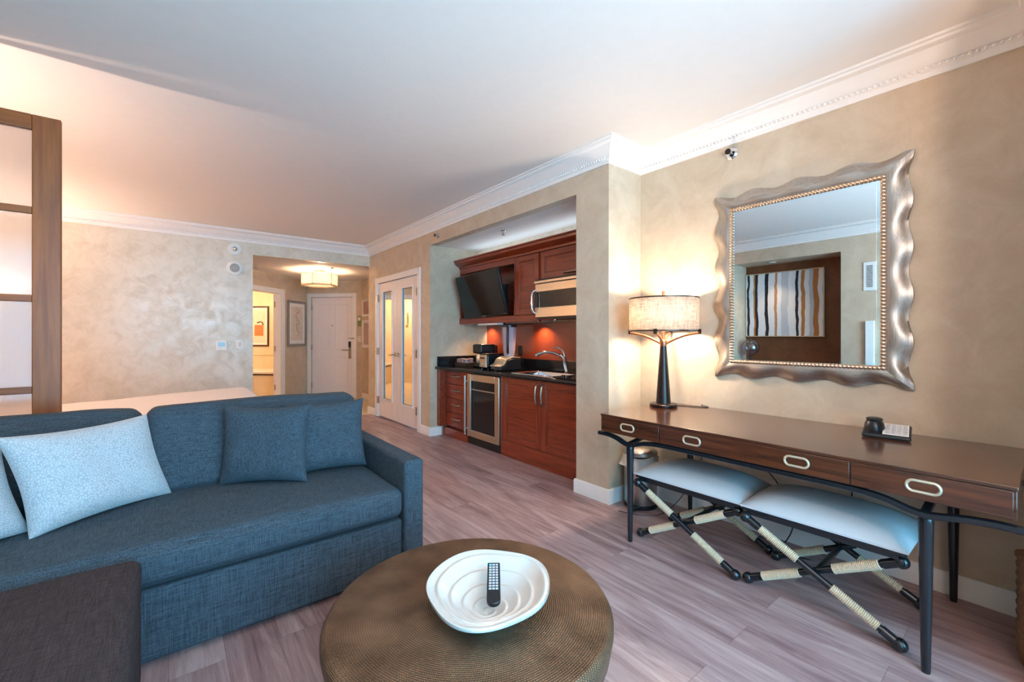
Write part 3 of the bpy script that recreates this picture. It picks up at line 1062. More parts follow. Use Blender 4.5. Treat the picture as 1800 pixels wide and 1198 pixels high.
puck(.744, 2.515, .085, 'round white alarm with dome under the bedroom crown moulding', in1, 'smoke_alarm', 'alarm')
puck(.744, 2.251, .100, 'round white speaker grille below the domed alarm', in2, 'wall_speaker', 'speaker')
plate(TBK, 'thermostat', .525, .655, 1.10, 1.235, 'square white thermostat with pale blue screen on bedroom wall', 'thermostat', parts=[('display', .55, .63, 1.155, 1.215, 'lcd_blue', .003)], d=.025)
plate(TBK, 'light_switch', .768, .845, 1.115, 1.245, 'small white wall switch right of the thermostat', 'light switch', parts=[('rocker', .79, .823, 1.15, 1.21, 'card_white', .005)])

# sprinklers
def sprinkler(p, d, label, r=.03):
    t = thing('sprinkler', p, label, 'sprinkler', 'fire sprinklers')
    p = Vector(p); d = Vector(d)
    m = MB(); m.along(p + d * .0005, p + d * .012, [(0, r), (1, r * .75)], 20); m.build('escutcheon', 'chrome', t)
    m = MB(); m.cyl(p + d * .01, p + d * .045, .009); m.build('body', 'nickel', t)
    m = MB(); m.along(p + d * .045, p + d * .05, [(0, .02), (1, .02)], 16); m.build('deflector', 'dark_bronze', t)


sprinkler((RX, 1.416, 2.575), (-1, 0, 0), 'round metal sprinkler on the tan wall above the mirror', .045)
sprinkler((KX, 4.85, 2.56), (-1, 0, 0), 'small sprinkler on the wall above the kitchenette opening')
sprinkler((2.95, 3.86, 2.478), (0, 0, -1), 'sprinkler in the blue white kitchenette ceiling')
sprinkler((2.22, 7.75, HZ), (0, 0, -1), 'sprinkler on the hall ceiling in front of the lamp')

# ------------------------------------------------------------------ kitchenette
FX = 2.865      # cabinet front plane
NB = 3.382      # back of the cabinets, just clear of the recess wall
# backsplash
tag(MB().box(3.375, NB, 2.498, 4.78, 1.0, 1.452).build('backsplash', 'backsplash_red'), 'glossy red brown panel behind the sink and blender', 'backsplash')


def bar_handle(m, y0, y1, x, z, r=.008, bow=.03):
    m.tube([(x, y0, z), (x - bow, y0 + .012, z), (x - bow - .004, (y0 + y1) / 2, z), (x - bow, y1 - .012, z), (x, y1, z)], r, sub=5)


dc = thing('drawer_cabinet', (3.1, 4.74, 0), 'cherry base cabinet with four drawers at the far end of the kitchenette', 'cabinet')
m = MB(); m.box(FX + .022, NB, 4.462, 5.05, .13, .862); m.box(FX + .05, NB, 4.462, 5.05, .0, .13); m.box(2.77, FX + .03, 4.985, 5.055, .13, .862)
m.box(FX - .01, FX + .05, 4.462, 5.05, 0.0, .11)
m.build('body', 'cherry', dc, bevel=.003)
for k in range(4):
    z0 = .14 + k * .181
    d = MB().box(FX, FX + .022, 4.468, 4.98, z0, z0 + .174).build('drawer', 'cherry', dc, bevel=.004)
    m = MB(); bar_handle(m, 4.64, 4.82, FX, z0 + .105, .009, .028); m.build('handle', 'nickel', d)

fr = thing('wine_fridge', (3.1, 4.12, 0), 'steel framed glass door beverage fridge under the counter', 'fridge')
m = MB(); m.box(FX + .03, NB, 3.80, 4.45, .08, .855); m.build('body', 'black_plastic', fr)
MB().box(FX + .005, FX + .06, 3.80, 4.45, 0.0, .08).build('kick_plate', 'black_plastic', fr, bevel=.003)
m = MB()
m.box(FX - .02, FX + .03, 3.805, 3.885, .095, .845); m.box(FX - .02, FX + .03, 4.375, 4.445, .095, .845)
m.box(FX - .02, FX + .03, 3.885, 4.375, .095, .175); m.box(FX - .02, FX + .03, 3.885, 4.375, .765, .845)
dd = m.build('door', 'steel_h', fr, bevel=.004)
MB().box(FX - .008, FX + .02, 3.88, 4.38, .17, .77).build('glass', 'glass_dark', dd)
m = MB(); m.box(FX - .011, FX - .006, 3.89, 4.37, .655, .668); m.build('shelf_edge', 'chrome', fr)
m = MB(); m.cyl((FX - .065, 4.425, .12), (FX - .065, 4.425, .825), .011)
m.cyl((FX - .065, 4.425, .19), (FX - .015, 4.425, .19), .008); m.cyl((FX - .065, 4.425, .755), (FX - .015, 4.425, .755), .008)
m.build('handle', 'steel_v', dd)

sk = thing('sink_cabinet', (3.1, 3.14, 0), 'cherry base cabinet with two panelled doors under the sink', 'cabinet')
m = MB(); m.box(FX + .022, NB, 2.497, 3.795, .0, .862); m.box(FX + .002, FX + .03, 2.497, 3.795, 0, .17); m.box(FX, FX + .03, 3.765, 3.795, .16, .862)
m.build('body', 'cherry', sk, bevel=.002)


def shaker(x, y0, y1, z0, z1, parent, rail=.065, name='door', mats=('cherry_v', 'cherry')):
    m = MB()
    m.box(x, x + .022, y0, y0 + rail, z0, z1); m.box(x, x + .022, y1 - rail, y1, z0, z1)
    for (p0, p1, q0, q1) in ((y0 + rail, y1 - rail, z0 + rail, z0 + rail + .012), (y0 + rail, y1 - rail, z1 - rail - .012, z1 - rail),
                             (y0 + rail, y0 + rail + .012, z0 + rail, z1 - rail), (y1 - rail - .012, y1 - rail, z0 + rail, z1 - rail)):
        m.box(x + .006, x + .022, p0, p1, q0, q1)
    d = m.build(name, mats[0], parent, bevel=.003)
    for q0, q1 in ((z0, z0 + rail), (z1 - rail, z1)):
        MB().box(x + .0005, x + .022, y0 + rail, y1 - rail, q0, q1).build('rail', mats[1], d, bevel=.002)
    MB().box(x + .012, x + .020, y0 + rail, y1 - rail, z0 + rail, z1 - rail).build('panel', mats[1], d)
    return d


for y0, y1, hy in ((3.145, 3.760, 3.185), (2.525, 3.139, 3.10)):
    d = shaker(FX - .002, y0, y1, .175, .856, sk)
    m = MB(); m.tube([(FX, hy, .62), (FX - .03, hy, .64), (FX - .042, hy, .72), (FX - .03, hy, .80), (FX, hy, .82)], .009, sub=5); m.build('handle', 'nickel', d)

# countertop with a gently curved front edge, with a sink cut out
m = MB()
zt0, zt1 = .864, .902
ct = [(2.76, 5.057), (2.785, 4.7), (2.805, 4.45), (2.815, 4.2), (2.82, 3.9), (2.82, 3.62)]
pl = ct + [(NB, 3.62), (NB, 5.057)]
m.prism(pl, 'z', zt0, zt1)
SXa, SXb, SYa, SYb = 2.90, 3.27, 3.02, 3.62
m.box(2.82, SXa, SYa, SYb, zt0, zt1); m.box(SXb, NB, SYa, SYb, zt0, zt1)
m.box(2.82, NB, 2.497, SYa, zt0, zt1)
cto = m.build('countertop', 'black_granite', bevel=0.0)
tag(cto, 'black granite countertop running the length of the kitchenette', 'countertop')
m = MB(); m.box(3.352, 3.374, 2.497, 4.0, zt1, 1.03); m.box(3.352, 3.374, 4.0, 5.03, zt1, 1.03); m.box(2.77, 3.352, 5.03, 5.057, zt1, 1.03)
m.build('upstand', 'black_granite', cto, bevel=.002)
m = MB(); m.cyl((2.82, 2.497, (zt0 + zt1) / 2), (2.82, 3.62, (zt0 + zt1) / 2), .019)
m.tube([(a, b, (zt0 + zt1) / 2) for a, b in ct[::-1]], .019, n=16, sub=4); m.build('rounded_edge', 'black_granite', cto)

sn = thing('sink', (3.08, 3.32, .76), 'stainless drop in sink with flat rim', 'sink')
m = MB()
rim = [(2.885, 3.0), (3.285, 3.0), (3.285, 3.64), (2.885, 3.64)]
inn = [(2.915, 3.03), (3.255, 3.03), (3.255, 3.61), (2.915, 3.61)]
bas = [(2.94, 3.06), (3.23, 3.06), (3.23, 3.58), (2.94, 3.58)]
m.rings([[(x, y, .9025) for x, y in rim], [(x, y, .910) for x, y in rim], [(x, y, .910) for x, y in inn], [(x, y, .77) for x, y in bas]], cap=False)
m.f([m.v((x, y, .77)) for x, y in bas])
m.build('basin', 'chrome', sn, bevel=.006, smooth=True)
MB().cyl((3.085, 3.32, .7705), (3.085, 3.32, .775), .04).build('drain', 'nickel', sn)

fa = thing('faucet', (3.20, 3.12, .911), 'curved chrome faucet with spray spout beside the sink', 'faucet')
m = MB(); m.lathe([(.032, .911), (.032, .918), (.02, .93)], (3.26, 3.17, 0)); m.tube([(3.26, 3.17, .92), (3.255, 3.19, 1.0), (3.245, 3.20, 1.06), (3.22, 3.23, 1.10)], .019, sub=5, rs=[.022, .02, .024, .021])
m.build('body', 'chrome', fa)
m = MB(); m.tube([(3.245, 3.20, 1.05), (3.21, 3.27, 1.105), (3.16, 3.36, 1.125), (3.11, 3.44, 1.105), (3.09, 3.465, 1.085)], .016, sub=5, rs=[.016, .015, .017, .022, .022])
m.build('spout', 'chrome', fa)
m = MB(); m.tube([(3.245, 3.19, 1.08), (3.24, 3.21, 1.14), (3.22, 3.26, 1.175), (3.20, 3.30, 1.18)], .01, sub=5, rs=[.014, .011, .009, .010]); m.build('lever', 'chrome', fa)

ck = thing('cooktop', (3.06, 2.72, .903), 'black glass two ring cooktop at the pillar end of the counter', 'cooktop')
MB().box(2.86, 3.33, 2.51, 2.93, .9025, .914).build('glass_top', 'glass_dark', ck, bevel=.004)
for x, y in ((2.97, 2.72), (3.21, 2.72)):
    m = MB(); m.lathe([(.085, .9142), (.085, .9155), (.075, .9155), (.075, .9142)], (x, y, 0), cap=False); m.build('ring', 'print_brown', ck)
for y in (2.86, 2.80):
    m = MB(); m.lathe([(.02, .914), (.018, .936)], (2.89, y, 0)); m.build('knob', 'black_plastic', ck)

# small appliances
tr = thing('serving_tray', (3.05, 4.86, .903), 'dark tray holding patterned packets in the far counter corner', 'tray')
m = MB(); m.box(2.98, 3.18, 4.70, 4.96, .903, .912); m.box(2.98, 2.99, 4.70, 4.96, .912, .955); m.box(3.17, 3.18, 4.70, 4.96, .912, .955); m.box(2.98, 3.18, 4.70, 4.71, .912, .955); m.box(2.98, 3.18, 4.95, 4.96, .912, .955)
m.build('box', 'frame_dark', tr, bevel=.003)
for i, (x, y) in enumerate(((3.03, 4.76), (3.03, 4.84), (3.03, 4.91), (3.11, 4.78), (3.11, 4.87))):
    pk = MB().soft(x - .03, x + .03, y - .033, y + .033, .913, 1.0 + .008 * (i % 2), r=.012, n=3).build('condiment_packet', 'basket_print')
    tag(pk, 'patterned condiment packet standing in the dark counter tray', 'packet', 'packets in the counter tray')

cf = thing('coffee_maker', (3.12, 4.58, .903), 'black coffee maker with steel band in the counter corner', 'coffee maker')
MB().soft(3.07, 3.30, 4.47, 4.66, .903, .935, r=.012, n=3).build('base', 'black_plastic', cf)
MB().soft(3.20, 3.30, 4.47, 4.66, .93, 1.12, r=.015, n=3).build('tower', 'black_plastic', cf)
MB().soft(3.06, 3.30, 4.47, 4.66, 1.075, 1.195, r=.025, n=4).build('brew_head', 'black_plastic', cf)
MB().lathe([(.05, .937), (.062, .96), (.062, 1.03), (.05, 1.065), (.052, 1.072)], (3.13, 4.565, 0)).build('carafe', 'chrome', cf)

ts = thing('toaster', (3.05, 4.24, .903), 'black toaster with steel end panel on the counter', 'toaster')
MB().soft(2.94, 3.22, 4.16, 4.33, .912, 1.09, r=.03, n=4).build('body', 'black_plastic', ts)
MB().box(2.936, 2.95, 4.175, 4.315, .925, 1.075).build('end_panel', 'steel_h', ts, bevel=.008)
MB().cyl((2.925, 4.245, .965), (2.94, 4.245, .965), .018).build('dial', 'chrome', ts)
MB().box(2.915, 2.94, 4.215, 4.275, 1.03, 1.045).build('lever', 'black_plastic', ts, bevel=.003)
m = MB(); m.box(2.985, 3.18, 4.195, 4.22, 1.088, 1.0915); m.box(2.985, 3.18, 4.27, 4.295, 1.088, 1.0915); m.build('slot', 'screen_black', ts)
for x in (2.97, 3.19):
    for y in (4.18, 4.31):
        MB().cyl((x, y, .9025), (x, y, .915), .012, n=8).build('foot', 'black_plastic', ts)

bl = thing('blender', (3.08, 3.98, .903), 'countertop blender with clear jar and copper base', 'blender')
m = MB(); m.prism([(2.93, .903), (3.24, .903), (3.24, 1.035), (3.10, 1.045), (3.03, 1.02), (2.99, .965), (2.93, .945)], 'y', 3.89, 4.08); m.build('base', 'black_plastic', bl, bevel=.012)
m = MB(); m.prism([(2.925, .948), (2.985, .968), (3.025, 1.024), (3.10, 1.05), (3.22, 1.042), (3.22, 1.052), (3.095, 1.062), (3.015, 1.034), (2.975, .98), (2.925, .958)], 'y', 3.885, 4.085); m.build('base_trim', 'champagne', bl, bevel=.003)
MB().cyl((2.925, 3.985, .925), (2.945, 3.985, .93), .02).build('dial', 'chrome', bl)
m = MB(); m.lathe([(.058, 1.055), (.072, 1.14), (.086, 1.40), (.082, 1.40), (.068, 1.14), (.052, 1.062)], (3.13, 3.985, 0), n=8, cap=False); m.build('jar', 'jar_glass', bl, smooth=False)
m = MB(); m.lathe([(.09, 1.40), (.09, 1.425), (.05, 1.435)], (3.13, 3.985, 0), n=16); m.build('lid', 'black_plastic', bl)
m = MB(); m.tube([(3.07, 3.93, 1.39), (3.045, 3.90, 1.37), (3.045, 3.90, 1.15), (3.075, 3.935, 1.10)], .013, sub=4); m.build('handle', 'black_plastic', bl)
m = MB(); m.lathe([(.055, 1.045), (.055, 1.07)], (3.13, 3.985, 0)); m.build('collar', 'champagne', bl)


def TN(p):
    return Vector((3.375 + p.x, p.y, p.z))


plate(TN, 'wall_outlet', 4.03, 4.10, 1.06, 1.18, 'dark outlet on the red backsplash right of the blender', 'outlet', 'dark_bronze', [('socket', 4.045, 4.085, 1.08, 1.16, 'black_plastic', .002)])
plate(TN, 'wall_outlet', 4.55, 4.62, 1.06, 1.18, 'dark outlet on the red backsplash above the toaster', 'outlet', 'dark_bronze', [('socket', 4.565, 4.605, 1.08, 1.16, 'black_plastic', .002)])
sd = thing('soap_dispenser', (3.3, 2.93, .903), 'slim black soap dispenser behind the cooktop', 'dispenser')
MB().soft(3.28, 3.33, 2.98, 3.03, .903, 1.04, r=.012, n=3).build('bottle', 'black_plastic', sd)
m = MB(); m.tube([(3.305, 3.005, 1.03), (3.305, 3.005, 1.075), (3.30, 3.005, 1.085), (3.27, 3.005, 1.08)], .006, sub=3); m.build('pump', 'black_plastic', sd)

# upper cabinets
UX = 3.125
tvc = thing('tv_cabinet', (3.25, 4.45, 1.47), 'open cherry wall cabinet around the television', 'cabinet')
m = MB()
m.box(UX, NB, 5.03, 5.058, 1.47, 2.20); m.box(UX, NB, 3.86, 3.885, 1.47, 2.20)
m.box(UX, NB, 3.885, 5.03, 1.50, 1.525); m.box(UX, NB, 3.885, 5.03, 2.175, 2.20)
m.box(3.36, NB - .001, 3.885, 5.03, 1.525, 2.175)
m.build('carcass', 'cherry', tvc, bevel=.002)
MB().box(UX - .012, UX + .01, 3.86, 5.058, 1.455, 1.535).build('bottom_rail', 'cherry', tvc, bevel=.003)
MB().box(UX - .004, UX + .012, 3.885, 5.03, 2.13, 2.20).build('top_rail', 'cherry', tvc, bevel=.003)

uc = thing('wall_cabinet', (3.25, 3.66, 1.47), 'narrow tall cherry wall cabinet between television and microwave', 'cabinet')
MB().box(UX + .022, NB, 3.445, 3.858, 1.47, 2.20).build('body', 'cherry_v', uc, bevel=.002)
shaker(UX, 3.47, 3.855, 1.535, 2.195, uc, .06)
MB().box(UX - .008, UX + .022, 3.445, 3.858, 1.455, 1.53).build('bottom_rail', 'cherry', uc, bevel=.003)

mc = thing('wall_cabinet', (3.25, 2.97, 1.9), 'wide short cherry wall cabinet above the microwave', 'cabinet')
MB().box(UX + .022, NB, 2.497, 3.443, 1.90, 2.20).build('body', 'cherry', mc, bevel=.002)
d = shaker(UX, 2.50, 3.43, 1.905, 2.195, mc, .06)
m = MB(); bar_handle(m, 2.78, 3.08, UX, 1.935, .009, .03); m.build('handle', 'nickel', d)

m = MB()
m.sweep([(0, 2.20), (.012, 2.20), (.018, 2.222), (.05, 2.235), (.085, 2.262), (.09, 2.285), (.105, 2.29), (.105, 2.305), (0, 2.305)], [(UX, 2.497), (UX, 5.056)])
m.box(UX, NB, 2.497, 5.056, 2.20, 2.235)
tag(m.build('cabinet_cornice', 'cherry', ang=25), 'cherry cornice running along the top of all wall cabinets', 'cornice')

cv = thing('cabinet_top_light', (3.25, 3.8, 2.24), 'slim cool light strip lying on top of the wall cabinets', 'light')
MB().box(3.24, 3.27, 2.6, 4.95, 2.2355, 2.252).build('housing', 'plastic_white', cv)
light('cabinet_top_glow', 'AREA', (3.255, 3.78, 2.256), 1.3, (.62, .84, 1.0), rot=(PI, 0, 0), size=.03, size_y=2.3, parent=cv)

mw = thing('microwave', (3.2, 2.97, 1.48), 'steel microwave with dark window built in above the cooktop', 'microwave')
MX = 3.02
MB().box(MX + .03, NB - .01, 2.50, 3.425, 1.485, 1.895).build('body', 'black_plastic', mw, bevel=.003)
m = MB(); m.box(MX, MX + .035, 2.50, 3.42, 1.845, 1.872); m.build('vent_strip', 'steel_h', mw, bevel=.003)
m = MB(); m.box(MX, MX + .035, 2.50, 3.40, 1.755, 1.838); m.box(MX, MX + .035, 2.50, 3.40, 1.492, 1.595); m.build('door', 'steel_h', mw, bevel=.004)
MB().box(MX + .004, MX + .032, 2.50, 3.42, 1.593, 1.757).build('window', 'glass_dark', mw)
m = MB(); m.tube([(MX + .01, 3.40, 1.53), (MX - .035, 3.405, 1.56), (MX - .045, 3.405, 1.66), (MX - .035, 3.405, 1.75), (MX + .01, 3.40, 1.785)], .011, sub=5); m.build('handle', 'chrome', mw)
MB().box(MX + .03, 3.33, 2.52, 3.40, 1.470, 1.486).build('underside', 'black_plastic', mw)
MB().cyl((3.12, 3.2, 1.462), (3.12, 3.2, 1.471), .02).build('lamp_lens', 'chrome', mw)

# television, tilted down, hung in the open cabinet
tv = thing('television', (3.2, 4.42, 1.52), 'black flat television tilted forward out of the open cabinet', 'television')
bl_, br_, tl_, tr_ = Vector((3.07, 4.87, 1.520)), Vector((3.07, 3.95, 1.545)), Vector((2.925, 4.865, 2.05)), Vector((2.925, 3.915, 2.085))
ey = (br_ - bl_).normalized(); ez = (tl_ - bl_).normalized(); ex = ey.cross(ez).normalized()
if ex.x < 0:
    ex = -ex
TW, TH = (br_ - bl_).length, (tl_ - bl_).length


def TT(p):
    return bl_ + ey * p.y + ez * p.z + ex * p.x


m = MB(TT); m.box(.004, .035, 0, TW, 0, TH); m.build('housing', 'black_plastic', tv, bevel=.006)
m = MB(TT); m.box(0.0, .006, .012, TW - .012, .022, TH - .012); m.build('screen', 'screen_black', tv)
m = MB(TT); m.box(-.001, .003, TW * .46, TW * .54, .006, .016); m.build('maker_mark', 'nickel', tv)
m = MB(TT); m.box(.03, .07, TW * .2, TW * .8, .08, .36); m.build('rear_hump', 'black_plastic', tv, bevel=.01)
m = MB(); a = TT(Vector((.06, TW * .5, .25))); m.cyl(a, (3.225, 4.42, 1.82), .025); m.box(3.335, 3.362, 4.30, 4.54, 1.70, 1.95); m.build('bracket', 'black_plastic', tv)

# light strip and puck lamps below the wall cabinets
ul = thing('light_strip', (3.15, 4.3, 1.43), 'slim white tube light fixed under the television cabinet', 'light')
MB().box(3.13, 3.17, 4.10, 4.62, 1.430, 1.4695).build('housing', 'black_plastic', ul, bevel=.004)
m = MB(); m.cyl((3.125, 4.18, 1.445), (3.125, 4.60, 1.445), .013); m.build('tube', 'plastic_white', ul)
m = MB(); m.cyl((3.125, 4.10, 1.445), (3.125, 4.18, 1.445), .016); m.build('end_cap', 'lcd_blue', ul)
for y, lab in ((4.66, 'round puck lamp under the television cabinet near the coffee maker'), (3.63, 'round puck lamp under the narrow wall cabinet')):
    pl_ = thing('puck_light', (3.27, y, 1.47), lab, 'light', 'puck lights under the wall cabinets')
    MB().cyl((3.27, y, 1.452), (3.27, y, 1.4695), .035).build('housing', 'nickel', pl_)
    light('puck_lamp_light', 'SPOT', (3.27, y, 1.445), 7.0, (1.0, .62, .34), rot=(0, 0, 0), size=.02, parent=pl_, spot=2.4)

# ------------------------------------------------------------------ desk, lamp, phone, mirror
dk = thing('writing_desk', (2.655, .992, 0), 'long walnut writing desk with black frame along the tan wall', 'desk')
DX0, DX1, DY0, DY1, DZ0, DZ1 = 2.25, 3.055, .082, 1.880, .672, .787
m = MB(); m.box(DX0 + .004, DX1, DY0, DY1, DZ0, DZ1 - .014); m.build('case', 'walnut', dk, bevel=.002)
MB().box(DX0, DX1, DY0 - .003, DY1 + .003, DZ1 - .014, DZ1).build('top', 'walnut', dk, bevel=.002)


def ring_handle(y, z, w=.108, h=.054):
    m = MB()
    pts, n = [], 40
    R = h / 2 - .006
    for k in range(n):
        a = 2 * PI * k / n
        cx = (w / 2 - h / 2) * (1 if math.cos(a) > 0 else -1)
        pts.append((cx + R * math.cos(a), R * math.sin(a)))
    rings = []
    for k in range(n + 1):
        p = pts[k % n]
        nx = Vector((pts[(k + 1) % n][0] - pts[(k - 1) % n][0], pts[(k + 1) % n][1] - pts[(k - 1) % n][1])).normalized()
        o = Vector((nx.y, -nx.x))
        rings.append([(DX0 - .004 - .006 * math.cos(2 * PI * q / 8), y + p[0] + o.x * .0056 * math.sin(2 * PI * q / 8), z + p[1] + o.y * .0056 * math.sin(2 * PI * q / 8)) for q in range(8)])
    m.rings(rings, cap=False)
    return m


for (y0, y1, hs) in ((1.447, 1.872, (1.668,)), (.543, 1.441, (1.244, .739)), (.090, .537, (.315,))):
    d = MB().box(DX0 - .004, DX0 + .014, y0, y1, DZ0 + .004, DZ1 - .017).build('drawer', 'walnut', dk, bevel=.0015)
    for hy in hs:
        ring_handle(hy, (DZ0 + DZ1) / 2 - .004).build('handle', 'champagne', d)
LEGS = [(2.297, 1.682), (2.297, .314), (3.02, 1.682), (3.02, .314)]
for (x, y) in LEGS:
    MB().lathe([(.0135, 0), (.0145, .01), (.0235, .58), (.024, .60), (.018, .622)], (x, y, 0), n=24).build('leg', 'black_lacquer', dk)


def ribbon(m, pts, w, h):
    """rounded bar of section w x h along pts (Catmull)"""
    P = []
    pts = [Vector(p) for p in pts]
    for i in range(len(pts) - 1):
        a = pts[max(i - 1, 0)]; b = pts[i]; c = pts[i + 1]; d = pts[min(i + 2, len(pts) - 1)]
        for k in range(6):
            t = k / 6
            P.append(0.5 * ((2 * b) + (c - a) * t + (2 * a - 5 * b + 4 * c - d) * t * t + (3 * b - a - 3 * c + d) * t ** 3))
    P.append(pts[-1])
    rings = []
    for i, p in enumerate(P):
        t = (P[min(i + 1, len(P) - 1)] - P[max(i - 1, 0)]).normalized()
        s = t.cross(Vector((0, 0, 1))).normalized()
        u = s.cross(t)
        rings.append([p + s * (w / 2 * math.copysign(abs(math.cos(q)) ** .5, math.cos(q))) + u * (h / 2 * math.copysign(abs(math.sin(q)) ** .5, math.sin(q))) for q in [2 * PI * k / 12 for k in range(12)]])
    m.rings(rings)


for x in (2.278, 3.02):
    m = MB()
    ribbon(m, [(x, 1.915, .652), (x, 1.84, .652), (x, 1.77, .64), (x, 1.715, .62), (x, 1.682, .614), (x, 1.64, .62), (x, 1.56, .643), (x, 1.45, .654), (x, 1.2, .655), (x, .8, .655),
               (x, .55, .654), (x, .44, .643), (x, .36, .62), (x, .314, .614), (x, .275, .618), (x, .20, .632), (x, .12, .638), (x, .055, .636)], .034, .026)
    m.build('rail', 'black_lacquer', dk)
for y in (1.682, .314):
    m = MB(); ribbon(m, [(2.29, y, .618), (2.36, y, .628), (2.5, y, .645), (2.66, y, .648), (2.82, y, .645), (2.95, y, .628), (3.02, y, .618)], .03, .024); m.build('rail', 'black_lacquer', dk)

# table lamp
LXP, LYP = 2.825, 1.78
lp = thing('table_lamp', (LXP, LYP, DZ1), 'lit lamp with linen drum shade and dark cone base on the desk', 'lamp')
MB().lathe([(.094, DZ1), (.096, DZ1 + .004), (.096, DZ1 + .02), (.09, DZ1 + .025), (.05, DZ1 + .027)], (LXP, LYP, 0), n=40).build('base', 'dark_bronze', lp)
MB().lathe([(.052, DZ1 + .025), (.047, DZ1 + .10), (.030, DZ1 + .34), (.022, DZ1 + .445)], (LXP, LYP, 0), n=40).build('column', 'dark_bronze', lp)
m = MB(); m.lathe([(.024, 1.225), (.026, 1.235), (.026, 1.265), (.014, 1.272), (.010, 1.34), (.010, 1.56)], (LXP, LYP, 0)); m.build('collar', 'copper', lp)
SHR, SZ0, SZ1 = .240, 1.338, 1.570
for k, an in enumerate((200, 20, 290, 110)):
    c, s = math.cos(math.radians(an)), math.sin(math.radians(an))
    ar = MB().tube([(LXP + .015 * c, LYP + .015 * s, 1.24), (LXP + .06 * c, LYP + .06 * s, 1.268), (LXP + .14 * c, LYP + .14 * s, 1.302), (LXP + .22 * c, LYP + .22 * s, 1.318), (LXP + .250 * c, LYP + .250 * s, 1.320)], .009, sub=5, rs=[.007, .010, .010, .009, .008]).build('arm', 'copper', lp)
    MB().box(LXP + (SHR + .004) * c - .009, LXP + (SHR + .004) * c + .009, LYP + (SHR + .004) * s - .009, LYP + (SHR + .004) * s + .009, 1.314, 1.348).build('shade_clip', 'dark_bronze', ar)
sh = MB().lathe([(SHR, SZ0), (SHR, SZ1)], (LXP, LYP, 0), n=64, cap=False).build('shade', 'linen_shade', lp, solid=.003)
m = MB()
for z in (SZ0, SZ1):
    m.lathe([(SHR + .003, z - .004), (SHR + .003, z + .004), (SHR - .004, z + .004), (SHR - .004, z - .004), (SHR + .003, z - .004)], (LXP, LYP, 0), n=64, cap=False)
m.build('shade_rim', 'dark_bronze', sh)
m = MB()
for k in range(3):
    a = 2 * PI * k / 3
    m.cyl((LXP, LYP, 1.565), (LXP + (SHR - .004) * math.cos(a), LYP + (SHR - .004) * math.sin(a), 1.565), .003, n=6)
m.build('spider', 'dark_bronze', sh)
MB().lathe([(.010, 1.56), (.011, 1.575), (.011, 1.622), (.004, 1.626)], (LXP, LYP, 0)).build('finial', 'copper', lp)
MB().ball((LXP + .05, LYP, 1.45), .03).build('bulb', 'bulb', lp)
light('lamp_bulb_light', 'POINT', (LXP, LYP, 1.452), 24, (1.0, .80, .60), size=.045, parent=lp)
MB().tube([(LXP + .09, LYP - .03, DZ1 + .004), (2.95, 1.70, DZ1 + .004), (2.99, 1.60, DZ1 + .004), (3.03, 1.55, DZ1 + .004), (3.05, 1.60, DZ1 + .006), (3.068, 1.62, DZ1 + .002), (3.071, 1.63, .70), (3.071, 1.64, .5)], .0028, n=8).build('cord', 'black_plastic', lp)

# desk phone: tray with keypad card and handset dome
PXc, PYc = 2.88, .54
ph = thing('desk_phone', (PXc, PYc, DZ1), 'black desk phone with white key card near the desk end', 'telephone')
pa = math.radians(8)


def TP(p):
    return Vector((PXc + p.x * math.cos(pa) - p.y * math.sin(pa), PYc + p.x * math.sin(pa) + p.y * math.cos(pa), DZ1 + p.z))


def TPW(p):          # the key card side rises towards the wall
    return TP(Vector((p.x, p.y, p.z + .034 * (p.x + .09) / .18)))


MB(TPW).soft(-.095, .090, -.094, .094, 0.0, .020, r=.009, n=4).build('base', 'black_plastic', ph)
MB(TPW).box(-.078, .080, -.085, .014, .0195, .0215).build('key_card', 'card_white', ph, bevel=.001)
m = MB(TPW)
for i in range(5):
    for j in range(4):
        m.box(-.066 + i * .028, -.048 + i * .028, -.078 + j * .022, -.064 + j * .022, .0215, .0235)
m.build('key_grid', 'button_grey', ph)
m = MB(TP); m.rings([[(.0 + r * 1.05 * math.cos(2 * PI * i / 20), .048 + r * .8 * math.sin(2 * PI * i / 20), z) for i in range(20)] for r, z in ((.050, .02), (.053, .04), (.048, .062), (.040, .074), (.044, .084), (.034, .09))])
m.build('handset', 'black_plastic', ph)

# mirror with wavy brushed frame
mr = thing('wall_mirror', (RX, .992, 1.01), 'rectangular mirror in wavy brushed silver frame above the desk', 'mirror')
IY0, IY1, IZ0, IZ1 = .586, 1.397, 1.125, 2.165
OY0, OY1, OZ0, OZ1 = .463, 1.522, 1.012, 2.283


def frame_side(pi0, pi1, po0, po1, nwave, name, mat):
    rows = []
    N, K = 110, 12
    nv = Vector((0, po0[0] - pi0[0], po0[1] - pi0[1]))
    dvec = Vector((pi1[0] - pi0[0], pi1[1] - pi0[1])).normalized()
    out = Vector((dvec.y, -dvec.x))
    if out.dot(Vector((po0[0] - pi0[0], po0[1] - pi0[1]))) < 0:
        out = -out
    for i in range(N + 1):
        s = i / N
        a = Vector(pi0).lerp(Vector(pi1), s)
        b = Vector(po0).lerp(Vector(po1), s)
        edge = min(1.0, min(s, 1 - s) / .06)
        w = -.014 * edge + .011 * math.cos(2 * PI * nwave * s) * edge
        b = b + out * w
        row = []
        for k in range(K + 1):
            t = k / K
            p = a.lerp(b, t)
            hgt = .036 + .011 * math.sin(PI * min(1, t * 1.12)) - .020 * t * t + .009 * t * math.cos(2 * PI * nwave * s) * edge
            row.append((RX - hgt, p.x, p.y))
        row.append((RX - .001, b.x, b.y))
        rows.append(row)
    m = MB()
    m.grid(rows)
    return m


